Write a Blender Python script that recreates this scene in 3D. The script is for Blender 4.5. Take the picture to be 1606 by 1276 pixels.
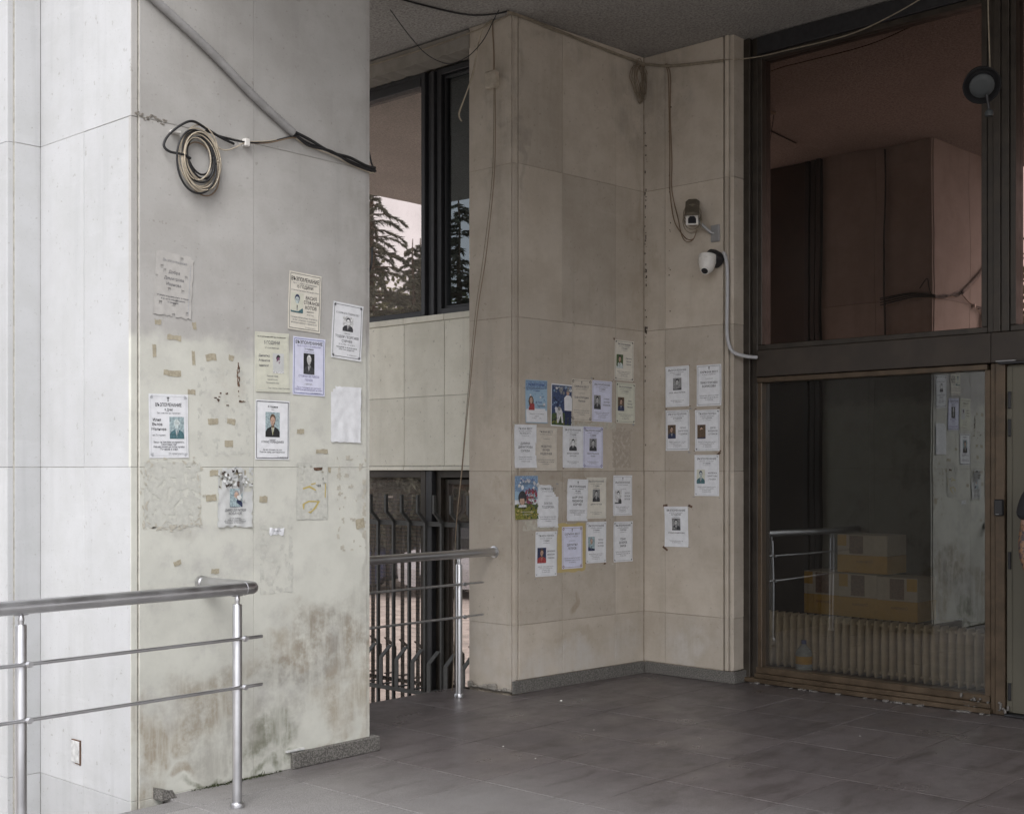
import bpy, bmesh, math, random
from mathutils import Vector, Matrix, noise
random.seed(11)
for o in list(bpy.data.objects): bpy.data.objects.remove(o)
S = bpy.context.scene
COL = S.collection
PI = math.pi

# ------------------------------------------------------------------ camera, sky, sun, exposure
cam_d = bpy.data.cameras.new('camera'); cam = bpy.data.objects.new('camera', cam_d); COL.objects.link(cam)
cam.location = (0, 0, 1.5)
cam.rotation_euler = (PI/2, 0, -math.atan2(.7426, .6698))
cam_d.sensor_width = 36; cam_d.lens = 36*1970/1606
cam_d.shift_y = 100/1606; cam_d.clip_start = .05; cam_d.clip_end = 2000
S.camera = cam

SUN_DIR = Vector((-.50, -.35, .60)).normalized()      # towards the sun
W = bpy.data.worlds.new('World'); S.world = W; W.use_nodes = True
wn, wl = W.node_tree.nodes, W.node_tree.links
bg = wn['Background']; sky = wn.new('ShaderNodeTexSky'); sky.sky_type = 'NISHITA'; sky.sun_disc = False
sky.sun_elevation = math.asin(SUN_DIR.z); sky.sun_rotation = math.atan2(SUN_DIR.x, SUN_DIR.y)
sky.air_density = 1.3; sky.dust_density = 8; sky.ozone_density = 1
hs = wn.new('ShaderNodeHueSaturation'); hs.inputs['Saturation'].default_value = .30
wl.new(sky.outputs[0], hs.inputs['Color']); tn = wn.new('ShaderNodeMix'); tn.data_type = 'RGBA'; tn.blend_type = 'MULTIPLY'; tn.inputs[0].default_value = 1; tn.inputs[7].default_value = (.965, .985, 1.045, 1)   # cool overcast white
# overcast: a bright even cloud layer over most of the clear sky
tc = wn.new('ShaderNodeTexCoord'); cn = wn.new('ShaderNodeTexNoise'); cn.inputs['Scale'].default_value = 2.2; cn.inputs['Detail'].default_value = 5; wl.new(tc.outputs['Generated'], cn.inputs['Vector'])
cr_ = wn.new('ShaderNodeMapRange'); cr_.inputs[1].default_value = .3; cr_.inputs[2].default_value = .7; cr_.inputs[3].default_value = 6.0; cr_.inputs[4].default_value = 7.6; wl.new(cn.outputs[0], cr_.inputs[0])
cm = wn.new('ShaderNodeMix'); cm.data_type = 'RGBA'; cm.inputs[0].default_value = .7; wl.new(hs.outputs[0], cm.inputs[6]); wl.new(cr_.outputs[0], cm.inputs[7])
wl.new(cm.outputs[2], tn.inputs[6]); wl.new(tn.outputs[2], bg.inputs[0]); bg.inputs[1].default_value = .15
sun_d = bpy.data.lights.new('sun', 'SUN'); sun_d.energy = .5; sun_d.angle = math.radians(28); sun_d.color = (1, .985, .96)
sun = bpy.data.objects.new('sun', sun_d); COL.objects.link(sun); sun.rotation_euler = SUN_DIR.to_track_quat('Z', 'Y').to_euler()
vs = S.view_settings; vs.view_transform = 'Standard'; vs.look = 'None'; vs.gamma = 1; vs.use_curve_mapping = False
vs.exposure = .92
try:
    S.cycles.max_bounces = 10; S.cycles.diffuse_bounces = 5; S.cycles.glossy_bounces = 4; S.cycles.transparent_max_bounces = 12
    S.cycles.caustics_reflective = False; S.cycles.caustics_refractive = False
    S.cycles.use_denoising = True
except Exception: pass

# ------------------------------------------------------------------ materials
MAT = {}
def nodes(name):
    m = bpy.data.materials.new(name); m.use_nodes = True; MAT[name] = m
    n, l = m.node_tree.nodes, m.node_tree.links
    return m, n, l, n['Principled BSDF']
def mth(n, l, op, a, b=None, clamp=False):
    x = n.new('ShaderNodeMath'); x.operation = op; x.use_clamp = clamp
    for i, v in enumerate((a, b)):
        if v is None: continue
        if hasattr(v, 'links') or hasattr(v, 'is_linked'): l.new(v, x.inputs[i])
        else: x.inputs[i].default_value = v
    return x.outputs[0]
def mixc(n, l, f, a, b, mode='MIX'):
    x = n.new('ShaderNodeMix'); x.data_type = 'RGBA'; x.blend_type = mode
    for i, v in ((0, f), (6, a), (7, b)):
        if hasattr(v, 'is_linked'): l.new(v, x.inputs[i])
        elif i == 0: x.inputs[0].default_value = v
        else: x.inputs[i].default_value = (*v, 1)
    return x.outputs[2]
def ramp(n, l, v, p0, p1, a=0., b=1.):
    x = n.new('ShaderNodeMapRange'); x.interpolation_type = 'SMOOTHSTEP'; l.new(v, x.inputs[0])
    x.inputs[1].default_value = p0; x.inputs[2].default_value = p1; x.inputs[3].default_value = a; x.inputs[4].default_value = b
    return x.outputs[0]
def noi(n, l, vec, scale, detail=4, rough=.55, stretch=None, dist=0.):
    if stretch:
        mp = n.new('ShaderNodeMapping'); mp.inputs['Scale'].default_value = stretch; l.new(vec, mp.inputs[0]); vec = mp.outputs[0]
    x = n.new('ShaderNodeTexNoise'); x.inputs['Scale'].default_value = scale; x.inputs['Detail'].default_value = detail
    x.inputs['Roughness'].default_value = rough; x.inputs['Distortion'].default_value = dist; l.new(vec, x.inputs['Vector'])
    return x.outputs[0]
def bump(n, l, p, h, strength, dist=.01):
    b = n.new('ShaderNodeBump'); b.inputs['Strength'].default_value = strength; b.inputs['Distance'].default_value = dist
    l.new(h, b.inputs['Height']); l.new(b.outputs[0], p.inputs['Normal'])
def blobs(n, l, pos, lst, jitter):
    tot = None
    for (c, r, amp) in lst:
        s = n.new('ShaderNodeVectorMath'); s.operation = 'SUBTRACT'; l.new(jitter, s.inputs[0]); s.inputs[1].default_value = c
        d = n.new('ShaderNodeVectorMath'); d.operation = 'DIVIDE'; l.new(s.outputs[0], d.inputs[0]); d.inputs[1].default_value = r
        e = n.new('ShaderNodeVectorMath'); e.operation = 'LENGTH'; l.new(d.outputs[0], e.inputs[0])
        v = ramp(n, l, e.outputs['Value'], .45, .98, amp, 0.)
        tot = v if tot is None else mth(n, l, 'MAXIMUM', tot, v)
    return tot

def stone(name, base, warm, brown=None, grey=None, green=None, white=None, wcol=(.52, .5, .47), wash=None, mottle=.5, rough=.75):
    m, n, l, p = nodes(name)
    geo = n.new('ShaderNodeNewGeometry'); pos = geo.outputs['Position']
    oi = n.new('ShaderNodeObjectInfo')
    big = noi(n, l, pos, 1.3, 5, .6); mid = noi(n, l, pos, 5, 6, .65); fine = noi(n, l, pos, 90, 3, .6)
    strk = noi(n, l, pos, 1., 4, .6, (9, 9, .7))
    hor = noi(n, l, pos, 1., 3, .6, (3, 3, 26))
    c = mixc(n, l, ramp(n, l, mth(n, l, 'MULTIPLY_ADD', mid, .5) if False else mid, .35, .68), base, warm)
    c = mixc(n, l, ramp(n, l, big, .38, .66, 0, mottle), c, tuple(x*.8 for x in warm))
    c = mixc(n, l, ramp(n, l, strk, .5, .75, 0, .28), c, tuple(x*.72 for x in warm))
    c = mixc(n, l, ramp(n, l, hor, .55, .8, 0, .14), c, tuple(min(1, x*1.25) for x in base))
    speck = ramp(n, l, fine, .62, .72, 0, .3)
    c = mixc(n, l, speck, c, tuple(x*.6 for x in warm))
    pit = noi(n, l, pos, 38, 2, .5); c = mixc(n, l, ramp(n, l, pit, .68, .74, 0, .35), c, (.2, .18, .15))
    hsn = n.new('ShaderNodeHueSaturation'); l.new(c, hsn.inputs['Color'])
    l.new(mth(n, l, 'ADD', mth(n, l, 'MULTIPLY', oi.outputs['Random'], .17), .915), hsn.inputs['Value']); c = hsn.outputs[0]
    if wash:      # lower part once painted over, with an uneven upper edge
        sz = n.new('ShaderNodeSeparateXYZ'); l.new(pos, sz.inputs[0])
        zz = mth(n, l, 'ADD', sz.outputs[2], mth(n, l, 'MULTIPLY', noi(n, l, pos, 2.2, 5, .6), .5)); zz = mth(n, l, 'ADD', zz, mth(n, l, 'MULTIPLY', mid, .12))
        wf = mth(n, l, 'MULTIPLY', ramp(n, l, zz, wash[0]-.02, wash[0]+.10, 1., 0.), ramp(n, l, noi(n, l, pos, 4, 7, .7), .28, .5, .45, .95))
        c = mixc(n, l, wf, c, mixc(n, l, ramp(n, l, mid, .35, .68), wash[1], tuple(x*.9 for x in wash[1])))
    jn = n.new('ShaderNodeTexNoise'); jn.inputs['Scale'].default_value = 3.2; jn.inputs['Detail'].default_value = 6; l.new(pos, jn.inputs['Vector'])
    jo = n.new('ShaderNodeVectorMath'); jo.operation = 'MULTIPLY_ADD'; l.new(jn.outputs['Color'], jo.inputs[0])
    jo.inputs[1].default_value = (.55, .55, .55); jo.inputs[2].default_value = (-.275, -.275, -.275)
    ja = n.new('ShaderNodeVectorMath'); ja.operation = 'ADD'; l.new(pos, ja.inputs[0]); l.new(jo.outputs[0], ja.inputs[1])
    brk = mth(n, l, 'MULTIPLY', ramp(n, l, noi(n, l, pos, 7, 7, .72), .3, .62), ramp(n, l, noi(n, l, pos, 1., 6, .65, (16, 16, 2.2)), .32, .60, .25, 1.))
    for lst, colr in ((grey, (.25, .23, .20)), (brown, (.29, .235, .165)), (white, wcol), (green, (.08, .09, .035))):
        if lst:
            f = mth(n, l, 'MULTIPLY', blobs(n, l, pos, lst, ja.outputs[0]), brk)
            c = mixc(n, l, mth(n, l, 'MULTIPLY', f, .85), c, colr)
    l.new(c, p.inputs['Base Color']); p.inputs['Roughness'].default_value = rough; p.inputs['Specular IOR Level'].default_value = .3
    h = mth(n, l, 'ADD', mth(n, l, 'MULTIPLY', fine, .4), mth(n, l, 'MULTIPLY', mid, .8))
    bump(n, l, p, h, .25, .006)
    return m
V1 = 5.075
def P1b(u, z, ru, rz, a): return ((u, V1, z), (ru, .6, rz), a)
stone('pillar_stone', (.475, .465, .445), (.415, .402, .38), mottle=.3, wash=(2.42, (.63, .63, .565)),
      brown=[P1b(3.42, .40, .26, .20, .8), P1b(3.30, .27, .16, .14, .9), P1b(3.14, .10, .10, .42, 1.), P1b(3.66, .53, .26, .10, .5), P1b(3.93, .60, .32, .12, .7), P1b(4.38, .50, .18, .34, .75), P1b(4.22, .30, .14, .2, .75), P1b(3.33, .09, .12, .06, .8), P1b(4.06, .74, .26, .16, .5), P1b(3.64, 1.95, .07, .14, .25), P1b(4.45, .16, .08, .2, .5), P1b(4.20, .07, .05, .16, .7)],
      grey=[P1b(4.2, .66, .36, .26, .9), P1b(4.04, .50, .40, .13, .8), P1b(3.6, .16, .40, .2, .6), P1b(3.5, .42, .34, .22, .5), P1b(4.40, .78, .2, .2, .5), P1b(4.42, 2.7, .1, 1.0, .3), P1b(3.28, 1.24, .17, .08, .45), P1b(4.47, 1.6, .05, 1.2, .4), P1b(3.86, .30, .34, .12, .55)],
      green=[P1b(3.80, .17, .13, .15, .7), P1b(3.6, .0, .34, .045, 1.), P1b(3.92, .03, .16, .07, .9)])
stone('pillar_side_stone', (.50, .505, .51), (.465, .47, .468), mottle=.15)
def C1b(u, z, ru, rz, a): return ((u, 5.6, z), (ru, .6, rz), a)
def C3b(v, z, ru, rz, a): return ((7.63, v, z), (.6, ru, rz), a)
stone('column_stone', (.53, .475, .405), (.455, .40, .33), mottle=.4,
      white=[C1b(6.9, .18, .6, .16, .8), C1b(6.45, .14, .3, .14, .7), C1b(7.4, .26, .3, .18, .6), C3b(5.15, .26, .3, .2, .9), ((6.31, 5.85, .3), (.4, .3, .3), .45)],
      brown=[C1b(6.9, .6, .06, .12, .9), C1b(7.55, 2.9, .05, 1.3, .35), C1b(6.95, 1.14, .5, .05, .5), C1b(6.9, 1.47, .5, .05, .5), C1b(6.75, 1.83, .5, .05, .45), C1b(6.37, 1.6, .06, .6, .5), C3b(5.05, 1.62, .22, .03, .6), C3b(5.45, 2.0, .06, .2, .4), C1b(6.85, .33, .6, .04, .35)],
      grey=[C1b(7.55, 4.2, .35, .5, .55), C1b(6.8, 4.5, .5, .1, .4), C3b(5.35, 4.3, .3, .4, .5), C1b(6.34, 3.9, .05, .9, .6), ((6.31, 5.9, 2.0), (.3, .12, .5), .35)])
stone('wall_tile_stone', (.76, .735, .64), (.68, .655, .56), mottle=.25)
stone('old_concrete', (.30, .28, .25), (.24, .22, .19), mottle=.4, rough=.9)
def stucco():
    m, n, l, p = nodes('ceiling_stucco'); geo = n.new('ShaderNodeNewGeometry'); pos = geo.outputs['Position']
    a = noi(n, l, pos, 55, 5, .7); b = noi(n, l, pos, 1.6, 5, .6)
    c = mixc(n, l, ramp(n, l, a, .36, .62), (.28, .265, .25), (.47, .455, .43))
    c = mixc(n, l, ramp(n, l, b, .4, .7, 0, .45), c, (.29, .275, .26))
    l.new(c, p.inputs['Base Color']); p.inputs['Roughness'].default_value = .95; bump(n, l, p, a, .9, .02)
stucco()
def granite(name, dark, light, rough=.38, scale=240, wear_and_skylight=False):
    m, n, l, p = nodes(name); geo = n.new('ShaderNodeNewGeometry'); pos = geo.outputs['Position']; oi = n.new('ShaderNodeObjectInfo')
    a = noi(n, l, pos, scale, 2, .6); b = noi(n, l, pos, 2.2, 6, .65); fin = noi(n, l, pos, 70, 3, .7)
    c = mixc(n, l, ramp(n, l, a, .4, .62), dark, light)
    c = mixc(n, l, ramp(n, l, fin, .5, .75, 0, .35), c, tuple(x*.5 for x in dark))
    hsn = n.new('ShaderNodeHueSaturation')
    rgh = ramp(n, l, b, .3, .7, rough-.08, rough+.18)
    if wear_and_skylight:
        d1 = noi(n, l, pos, 1., 8, .72, (2.2, 9, 1), .6); d2 = noi(n, l, pos, 1., 8, .72, (9, 2.6, 1), .6); sc = noi(n, l, pos, 14, 8, .8)
        c = mixc(n, l, ramp(n, l, d1, .46, .70, 0, .62), c, (.035, .029, .026))       # trodden dirt smears
        c = mixc(n, l, ramp(n, l, d2, .52, .74, 0, .40), c, (.04, .034, .031))
        c = mixc(n, l, ramp(n, l, sc, .58, .80, 0, .45), c, (.20, .185, .175))        # dusty scuffs
        # sky light painted into the stone colour, paler towards the porch's open side
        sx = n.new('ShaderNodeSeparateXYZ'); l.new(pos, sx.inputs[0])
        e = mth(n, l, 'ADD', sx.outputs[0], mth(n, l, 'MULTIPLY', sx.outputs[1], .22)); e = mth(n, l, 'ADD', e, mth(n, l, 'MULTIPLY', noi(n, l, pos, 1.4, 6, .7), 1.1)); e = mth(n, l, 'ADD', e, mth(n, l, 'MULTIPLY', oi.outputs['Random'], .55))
        sky_pale = ramp(n, l, e, 5.0, 6.9, .9, 0.)
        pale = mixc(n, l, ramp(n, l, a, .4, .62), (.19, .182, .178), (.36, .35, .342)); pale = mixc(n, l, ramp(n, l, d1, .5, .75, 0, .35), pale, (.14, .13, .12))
        c = mixc(n, l, sky_pale, c, pale); rgh = mth(n, l, 'ADD', rgh, mth(n, l, 'MULTIPLY', sky_pale, .2))
    l.new(c, hsn.inputs['Color'])
    l.new(mth(n, l, 'ADD', mth(n, l, 'MULTIPLY', oi.outputs['Random'], .24), .88), hsn.inputs['Value'])
    l.new(hsn.outputs[0], p.inputs['Base Color']); l.new(rgh, p.inputs['Roughness']); p.inputs['Specular IOR Level'].default_value = .4
    bump(n, l, p, fin, .15, .003)
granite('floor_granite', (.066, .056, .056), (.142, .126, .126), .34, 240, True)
granite('skirting_granite', (.085, .08, .072), (.2, .19, .175), .6, 130)
def simple(name, col, rough=.6, metal=0., var=0., scale=30, b=0., spec=.5):
    m, n, l, p = nodes(name); p.inputs['Roughness'].default_value = rough; p.inputs['Metallic'].default_value = metal; p.inputs['Specular IOR Level'].default_value = spec
    geo = n.new('ShaderNodeNewGeometry'); a = noi(n, l, geo.outputs['Position'], scale, 5, .65)
    v = max(var, .06)
    l.new(mixc(n, l, ramp(n, l, a, .3, .7), tuple(x*(1-v) for x in col), tuple(min(1, x*(1+v)) for x in col)), p.inputs['Base Color'])
    if b: bump(n, l, p, a, b, .003)
    if rough < .6: l.new(ramp(n, l, a, .3, .7, rough*.85, min(1, rough*1.25)), p.inputs['Roughness'])
    return m
simple('grout', (.40, .385, .34), .95, var=.2); simple('grout_warm', (.32, .275, .22), .95, var=.2); simple('floor_joint', (.085, .078, .072), .95, var=.2)
simple('street_paving', (.46, .42, .38), .9, var=.3, scale=3)
simple('steel', (.55, .55, .56), .36, 1., var=.05, scale=7)
simple('dark_bronze', (.040, .033, .026), .42, .25, var=.25, scale=9)
simple('warm_bronze', (.085, .060, .038), .42, .25, var=.25, scale=9)
simple('black_frame', (.022, .022, .024), .45, var=.3)
simple('transom_paint', (.036, .027, .02), .6, var=.2, scale=5)
simple('door_paint', (.10, .092, .068), .55, var=.08, scale=4)
simple('black_plastic', (.018, .018, .02), .45)
simple('white_plastic', (.72, .70, .66), .4)
simple('old_beige_plastic', (.42, .37, .3), .6, var=.12)
simple('camera_brown', (.10, .085, .06), .6, var=.2)
simple('grey_metal', (.33, .33, .33), .5, .4)
simple('conduit_grey', (.30, .295, .29), .7, var=.12, scale=12)
simple('conduit_light', (.46, .46, .47), .6)
simple('cable_black', (.016, .016, .017), .5)
simple('cable_cream', (.46, .40, .31), .6, var=.15)
simple('cable_brown', (.2, .14, .09), .7)
simple('cable_dusty', (.26, .225, .17), .8, var=.2)
simple('grille_paint', (.055, .055, .052), .55, var=.3, scale=25)
simple('lens_glass', (.01, .01, .013), .12)
simple('radiator_paint', (.62, .55, .43), .5, var=.1, scale=12)
simple('card_yellow', (.62, .37, .04), .8, var=.08)
simple('card_white', (.6, .55, .48), .8, var=.06)
simple('card_brown', (.4, .28, .15), .85)
simple('print_brown', (.20, .12, .09), .8, var=.5, scale=60)
simple('bottle_plastic', (.38, .45, .5), .25)
simple('bottle_blue', (.04, .09, .35), .4)
simple('bench_wood', (.09, .055, .03), .7, var=.3)
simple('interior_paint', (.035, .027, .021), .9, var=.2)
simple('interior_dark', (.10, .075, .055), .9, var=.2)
simple('blind_slat', (.38, .27, .15), .7, var=.15)
simple('tape_brown', (.40, .36, .27), .6, var=.16, scale=60)
simple('tape_clear', (.6, .59, .55), .35)
simple('rust', (.12, .07, .045), .9, var=.5, scale=60)
simple('paint_chipped', (.5, .5, .49), .7, var=.2, scale=40)
simple('weed_green', (.045, .058, .02), .8, var=.4)
simple('lamp_disc', (.042, .048, .05), .55)
simple('debris_white', (.75, .74, .7), .8); simple('debris_grey', (.15, .14, .13), .9, var=.3)
simple('skin', (.24, .15, .11), .55)
simple('black_cloth', (.014, .014, .016), .9, var=.2)
simple('dark_cloth', (.02, .02, .024), .9)
simple('hair_brown', (.03, .02, .014), .6)
simple('eye_white', (.7, .68, .65), .3)
simple('lip', (.38, .17, .14), .5)
simple('shoe', (.03, .03, .03), .6)
simple('bark', (.10, .075, .055), .95, var=.3)
simple('facade_render', (.6, .5, .4), .9, var=.1, scale=2)
simple('roof_tile', (.3, .12, .07), .9, var=.2)
simple('tyre', (.02, .02, .02), .9)
simple('rim', (.5, .5, .52), .35, .8)
simple('car_silver', (.52, .53, .55), .3, .4)
simple('car_blue', (.03, .04, .09), .3, .2)
simple('car_white', (.7, .7, .7), .3)
simple('car_glass', (.02, .025, .03), .08)
simple('car_red_light', (.4, .02, .02), .3)
simple('car_lamp', (.7, .7, .7), .15)
def tattoo():
    m, n, l, p = nodes('tattooed_skin'); geo = n.new('ShaderNodeNewGeometry')
    v = n.new('ShaderNodeTexVoronoi'); v.inputs['Scale'].default_value = 26; l.new(geo.outputs['Position'], v.inputs['Vector'])
    a = noi(n, l, geo.outputs['Position'], 38, 4, .6, dist=1.5)
    c = mixc(n, l, ramp(n, l, v.outputs['Distance'], .2, .55), (.08, .05, .05), (.20, .11, .06))
    c = mixc(n, l, ramp(n, l, a, .5, .6), c, (.03, .025, .035)); l.new(c, p.inputs['Base Color']); p.inputs['Roughness'].default_value = .55
tattoo()
def leafmat(name, a, b):
    m, n, l, p = nodes(name); geo = n.new('ShaderNodeNewGeometry')
    f = noi(n, l, geo.outputs['Position'], 2.5, 4, .6)
    l.new(mixc(n, l, ramp(n, l, f, .35, .65), a, b), p.inputs['Base Color']); p.inputs['Roughness'].default_value = .7
leafmat('needle_green', (.075, .085, .06), (.115, .12, .085)); leafmat('leaf_green', (.08, .085, .03), (.12, .12, .05)); leafmat('hedge_green', (.04, .055, .02), (.09, .1, .035))
def glass(name, refl, rcol, tcol, rough=0.0, dust_haze=.06):
    m = bpy.data.materials.new(name); m.use_nodes = True; MAT[name] = m; n, l = m.node_tree.nodes, m.node_tree.links
    n.clear(); out = n.new('ShaderNodeOutputMaterial'); mx = n.new('ShaderNodeMixShader')
    g = n.new('ShaderNodeBsdfGlossy'); g.inputs['Color'].default_value = (*rcol, 1); g.inputs['Roughness'].default_value = rough
    t = n.new('ShaderNodeBsdfTransparent'); t.inputs['Color'].default_value = (*tcol, 1)
    geo = n.new('ShaderNodeNewGeometry'); d = noi(n, l, geo.outputs['Position'], 1.2, 5, .65)
    df = n.new('ShaderNodeBsdfDiffuse'); df.inputs['Color'].default_value = (.3, .27, .24, 1)
    mx2 = n.new('ShaderNodeMixShader')
    wv = noi(n, l, geo.outputs['Position'], 1.7, 1, .4); wb = n.new('ShaderNodeBump'); wb.inputs['Strength'].default_value = .12; wb.inputs['Distance'].default_value = .01; l.new(wv, wb.inputs['Height']); l.new(wb.outputs[0], g.inputs['Normal'])
    mx.inputs[0].default_value = refl; l.new(t.outputs[0], mx.inputs[1]); l.new(g.outputs[0], mx.inputs[2])
    l.new(ramp(n, l, d, .35, .8, dust_haze*.3, dust_haze), mx2.inputs[0]); l.new(mx.outputs[0], mx2.inputs[1]); l.new(df.outputs[0], mx2.inputs[2])
    l.new(mx2.outputs[0], out.inputs[0])
glass('bronze_glass', .39, (1., .67, .575), (.06, .04, .035))
glass('window_bronze_glass', .68, (1., .86, .80), (.5, .42, .34), .012, .45)  # strong diffuse veil painted over the panes, a light haze on the mirrored trees
glass('clear_glass', .175, (.97, 1., 1.), (.42, .40, .36))
glass('dark_glass', .15, (.85, .95, 1.), (.25, .27, .28))
glass('glass_lens', .3, (1, 1, 1), (.3, .3, .3))
# papers and inks
for nm, c in (('paper_white', (.74, .75, .77)), ('paper_ivory', (.62, .62, .52)), ('paper_lilac', (.66, .67, .80)), ('paper_grey', (.56, .57, .56)), ('paper_warm', (.62, .57, .49)),
              ('paper_yellow', (.48, .38, .17)), ('paper_old', (.47, .455, .43)), ('paper_cream', (.68, .65, .57)), ('paper_skyblue', (.34, .48, .60)), ('paper_deepblue', (.09, .16, .36))):
    simple(nm, c, .75, var=.05, scale=25, b=.08)
for nm, c in (('ink_black', (.02, .02, .022)), ('ink_soft', (.12, .12, .13)), ('ink_faded', (.3, .3, .3)), ('ink_purple', (.12, .10, .26)), ('ink_blue', (.04, .07, .25)), ('ink_brown', (.16, .05, .03)), ('ink_red', (.28, .05, .04)), ('ink_grey', (.42, .43, .45)), ('glue_yellow', (.5, .4, .14)),
              ('ph_black', (.02, .02, .02)), ('ph_dark', (.05, .05, .055)), ('ph_grey', (.25, .25, .25)), ('ph_light', (.6, .6, .6)), ('ph_white', (.75, .75, .75)), ('ph_face', (.5, .34, .26)), ('ph_bwface', (.5, .5, .49)), ('ph_teal', (.07, .15, .17)), ('ph_tealbg', (.32, .40, .42)), ('ph_tealface', (.52, .58, .57)), ('ph_purple', (.19, .08, .14)), ('ph_red', (.35, .06, .06)), ('ph_navy', (.03, .04, .09)), ('ph_green', (.08, .12, .05)), ('ph_lawn', (.22, .22, .05)), ('ph_pink', (.26, .09, .14)), ('ph_bluesky', (.22, .32, .46)), ('ph_sea', (.06, .085, .17)), ('ph_rock', (.05, .05, .05)), ('ph_char', (.06, .045, .035)), ('ph_wood', (.12, .08, .05))):
    simple(nm, c, .7, var=.38 if nm.startswith('ph_') and nm not in ('ph_white', 'ph_bwface', 'ph_face') else (.15 if nm.startswith('ph_') else 0), scale=110)

simple('residue_tan', (.48, .455, .385), .85, var=.12, scale=50); simple('residue_pale', (.53, .53, .48), .85, var=.08, scale=50); simple('residue_col', (.40, .35, .29), .85, var=.1, scale=50)
# ------------------------------------------------------------------ mesh helpers
def link(name, verts, faces, mat=None, parent=None, fm=None, smooth=False):
    me = bpy.data.meshes.new(name); me.from_pydata([tuple(v) for v in verts], [], faces)
    mats = mat if isinstance(mat, (list, tuple)) else [mat]
    for m in mats: me.materials.append(MAT[m])
    if fm: me.polygons.foreach_set('material_index', fm)
    if smooth: me.polygons.foreach_set('use_smooth', [True]*len(me.polygons))
    me.update(); o = bpy.data.objects.new(name, me); COL.objects.link(o)
    if parent: o.parent = parent
    return o
def inst(name, me, parent=None, loc=(0, 0, 0), rot=(0, 0, 0)):
    o = bpy.data.objects.new(name, me); COL.objects.link(o); o.location = loc; o.rotation_euler = rot
    if parent: o.parent = parent
    return o
def tag(o, label, cat, group=None):
    o['label'] = label; o['category'] = cat
    if group: o['group'] = group
    return o
def thing(name, label, cat, loc=(0, 0, 0), rotz=0., group=None):
    o = bpy.data.objects.new(name, None); COL.objects.link(o); o.location = loc; o.rotation_euler = (0, 0, rotz); o.empty_display_size = .1
    return tag(o, label, cat, group)
def struct(o): o['kind'] = 'structure'; return o
def stuff(o): o['kind'] = 'stuff'; return o
class MB:
    def __init__(s): s.v = []; s.f = []; s.m = []
    def add(s, v, f, mi=0):
        b = len(s.v); s.v += [tuple(x) for x in v]; s.f += [tuple(i+b for i in q) for q in f]; s.m += [mi]*len(f); return s
    def box(s, x0, x1, y0, y1, z0, z1, mi=0, bev=0.):
        if bev:
            c, h = Vector(((x0+x1)/2, (y0+y1)/2, (z0+z1)/2)), (abs(x1-x0)/2, abs(y1-y0)/2, abs(z1-z0)/2)
            bm = bmesh.new(); bmesh.ops.create_cube(bm, size=2)
            for v in bm.verts: v.co = Vector((v.co.x*h[0], v.co.y*h[1], v.co.z*h[2]))
            bmesh.ops.bevel(bm, geom=bm.edges[:], offset=min(bev, min(h)*.9), segments=1, affect='EDGES')
            bm.verts.index_update()
            s.add([v.co+c for v in bm.verts], [[v.index for v in f.verts] for f in bm.faces], mi); bm.free(); return s
        v = [(x, y, z) for x in (x0, x1) for y in (y0, y1) for z in (z0, z1)]
        return s.add(v, [(0, 1, 3, 2), (4, 6, 7, 5), (0, 4, 5, 1), (2, 3, 7, 6), (0, 2, 6, 4), (1, 5, 7, 3)], mi)
    def tube(s, pts, r, n=8, mi=0, caps=True):
        pts = [Vector(p) for p in pts]; rs = r if isinstance(r, (list, tuple)) else [r]*len(pts)
        t0 = (pts[1]-pts[0]).normalized(); a = t0.orthogonal().normalized(); rings = []
        for i, p in enumerate(pts):
            t = (pts[min(i+1, len(pts)-1)]-pts[max(i-1, 0)])
            t = t.normalized() if t.length > 1e-9 else t0
            a = (a - t*a.dot(t)); a = a.normalized() if a.length > 1e-6 else t.orthogonal().normalized(); b = t.cross(a)
            rings.append([p + (a*math.cos(2*PI*k/n)+b*math.sin(2*PI*k/n))*rs[i] for k in range(n)])
        v = [q for g in rings for q in g]; f = []
        for i in range(len(rings)-1):
            for k in range(n): f.append((i*n+k, i*n+(k+1) % n, (i+1)*n+(k+1) % n, (i+1)*n+k))
        if caps: f += [tuple(range(n))[::-1], tuple((len(rings)-1)*n+k for k in range(n))]
        return s.add(v, f, mi)
    def lathe(s, prof, axis_o=(0, 0, 0), axis=(0, 0, 1), n=20, mi=0):
        ax = Vector(axis).normalized(); o = Vector(axis_o)
        q = Vector((0, 0, 1)).rotation_difference(ax); v = []; f = []
        for (r, h) in prof:
            for k in range(n): v.append(o + q @ Vector((r*math.cos(2*PI*k/n), r*math.sin(2*PI*k/n), h)))
        for i in range(len(prof)-1):
            for k in range(n): f.append((i*n+k, i*n+(k+1) % n, (i+1)*n+(k+1) % n, (i+1)*n+k))
        f += [tuple(range(n))[::-1], tuple((len(prof)-1)*n+k for k in range(n))]
        return s.add(v, f, mi)
    def obj(s, name, mat, parent=None, smooth=False): return link(name, s.v, s.f, mat, parent, s.m, smooth)
def smooth_path(pts, k=6):
    P = [Vector(p) for p in pts]; out = []
    for i in range(len(P)-1):
        a, b, c, d = P[max(i-1, 0)], P[i], P[i+1], P[min(i+2, len(P)-1)]
        for j in range(k):
            t = j/k; out.append(.5*((2*b)+(c-a)*t+(2*a-5*b+4*c-d)*t*t+(3*b-a-3*c+d)*t**3))
    out.append(P[-1]); return out
def shade(o, ang=40):
    me = o.data; me.polygons.foreach_set('use_smooth', [True]*len(me.polygons))
    try: me.set_sharp_from_angle(angle=math.radians(ang))
    except Exception: pass
    return o
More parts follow.
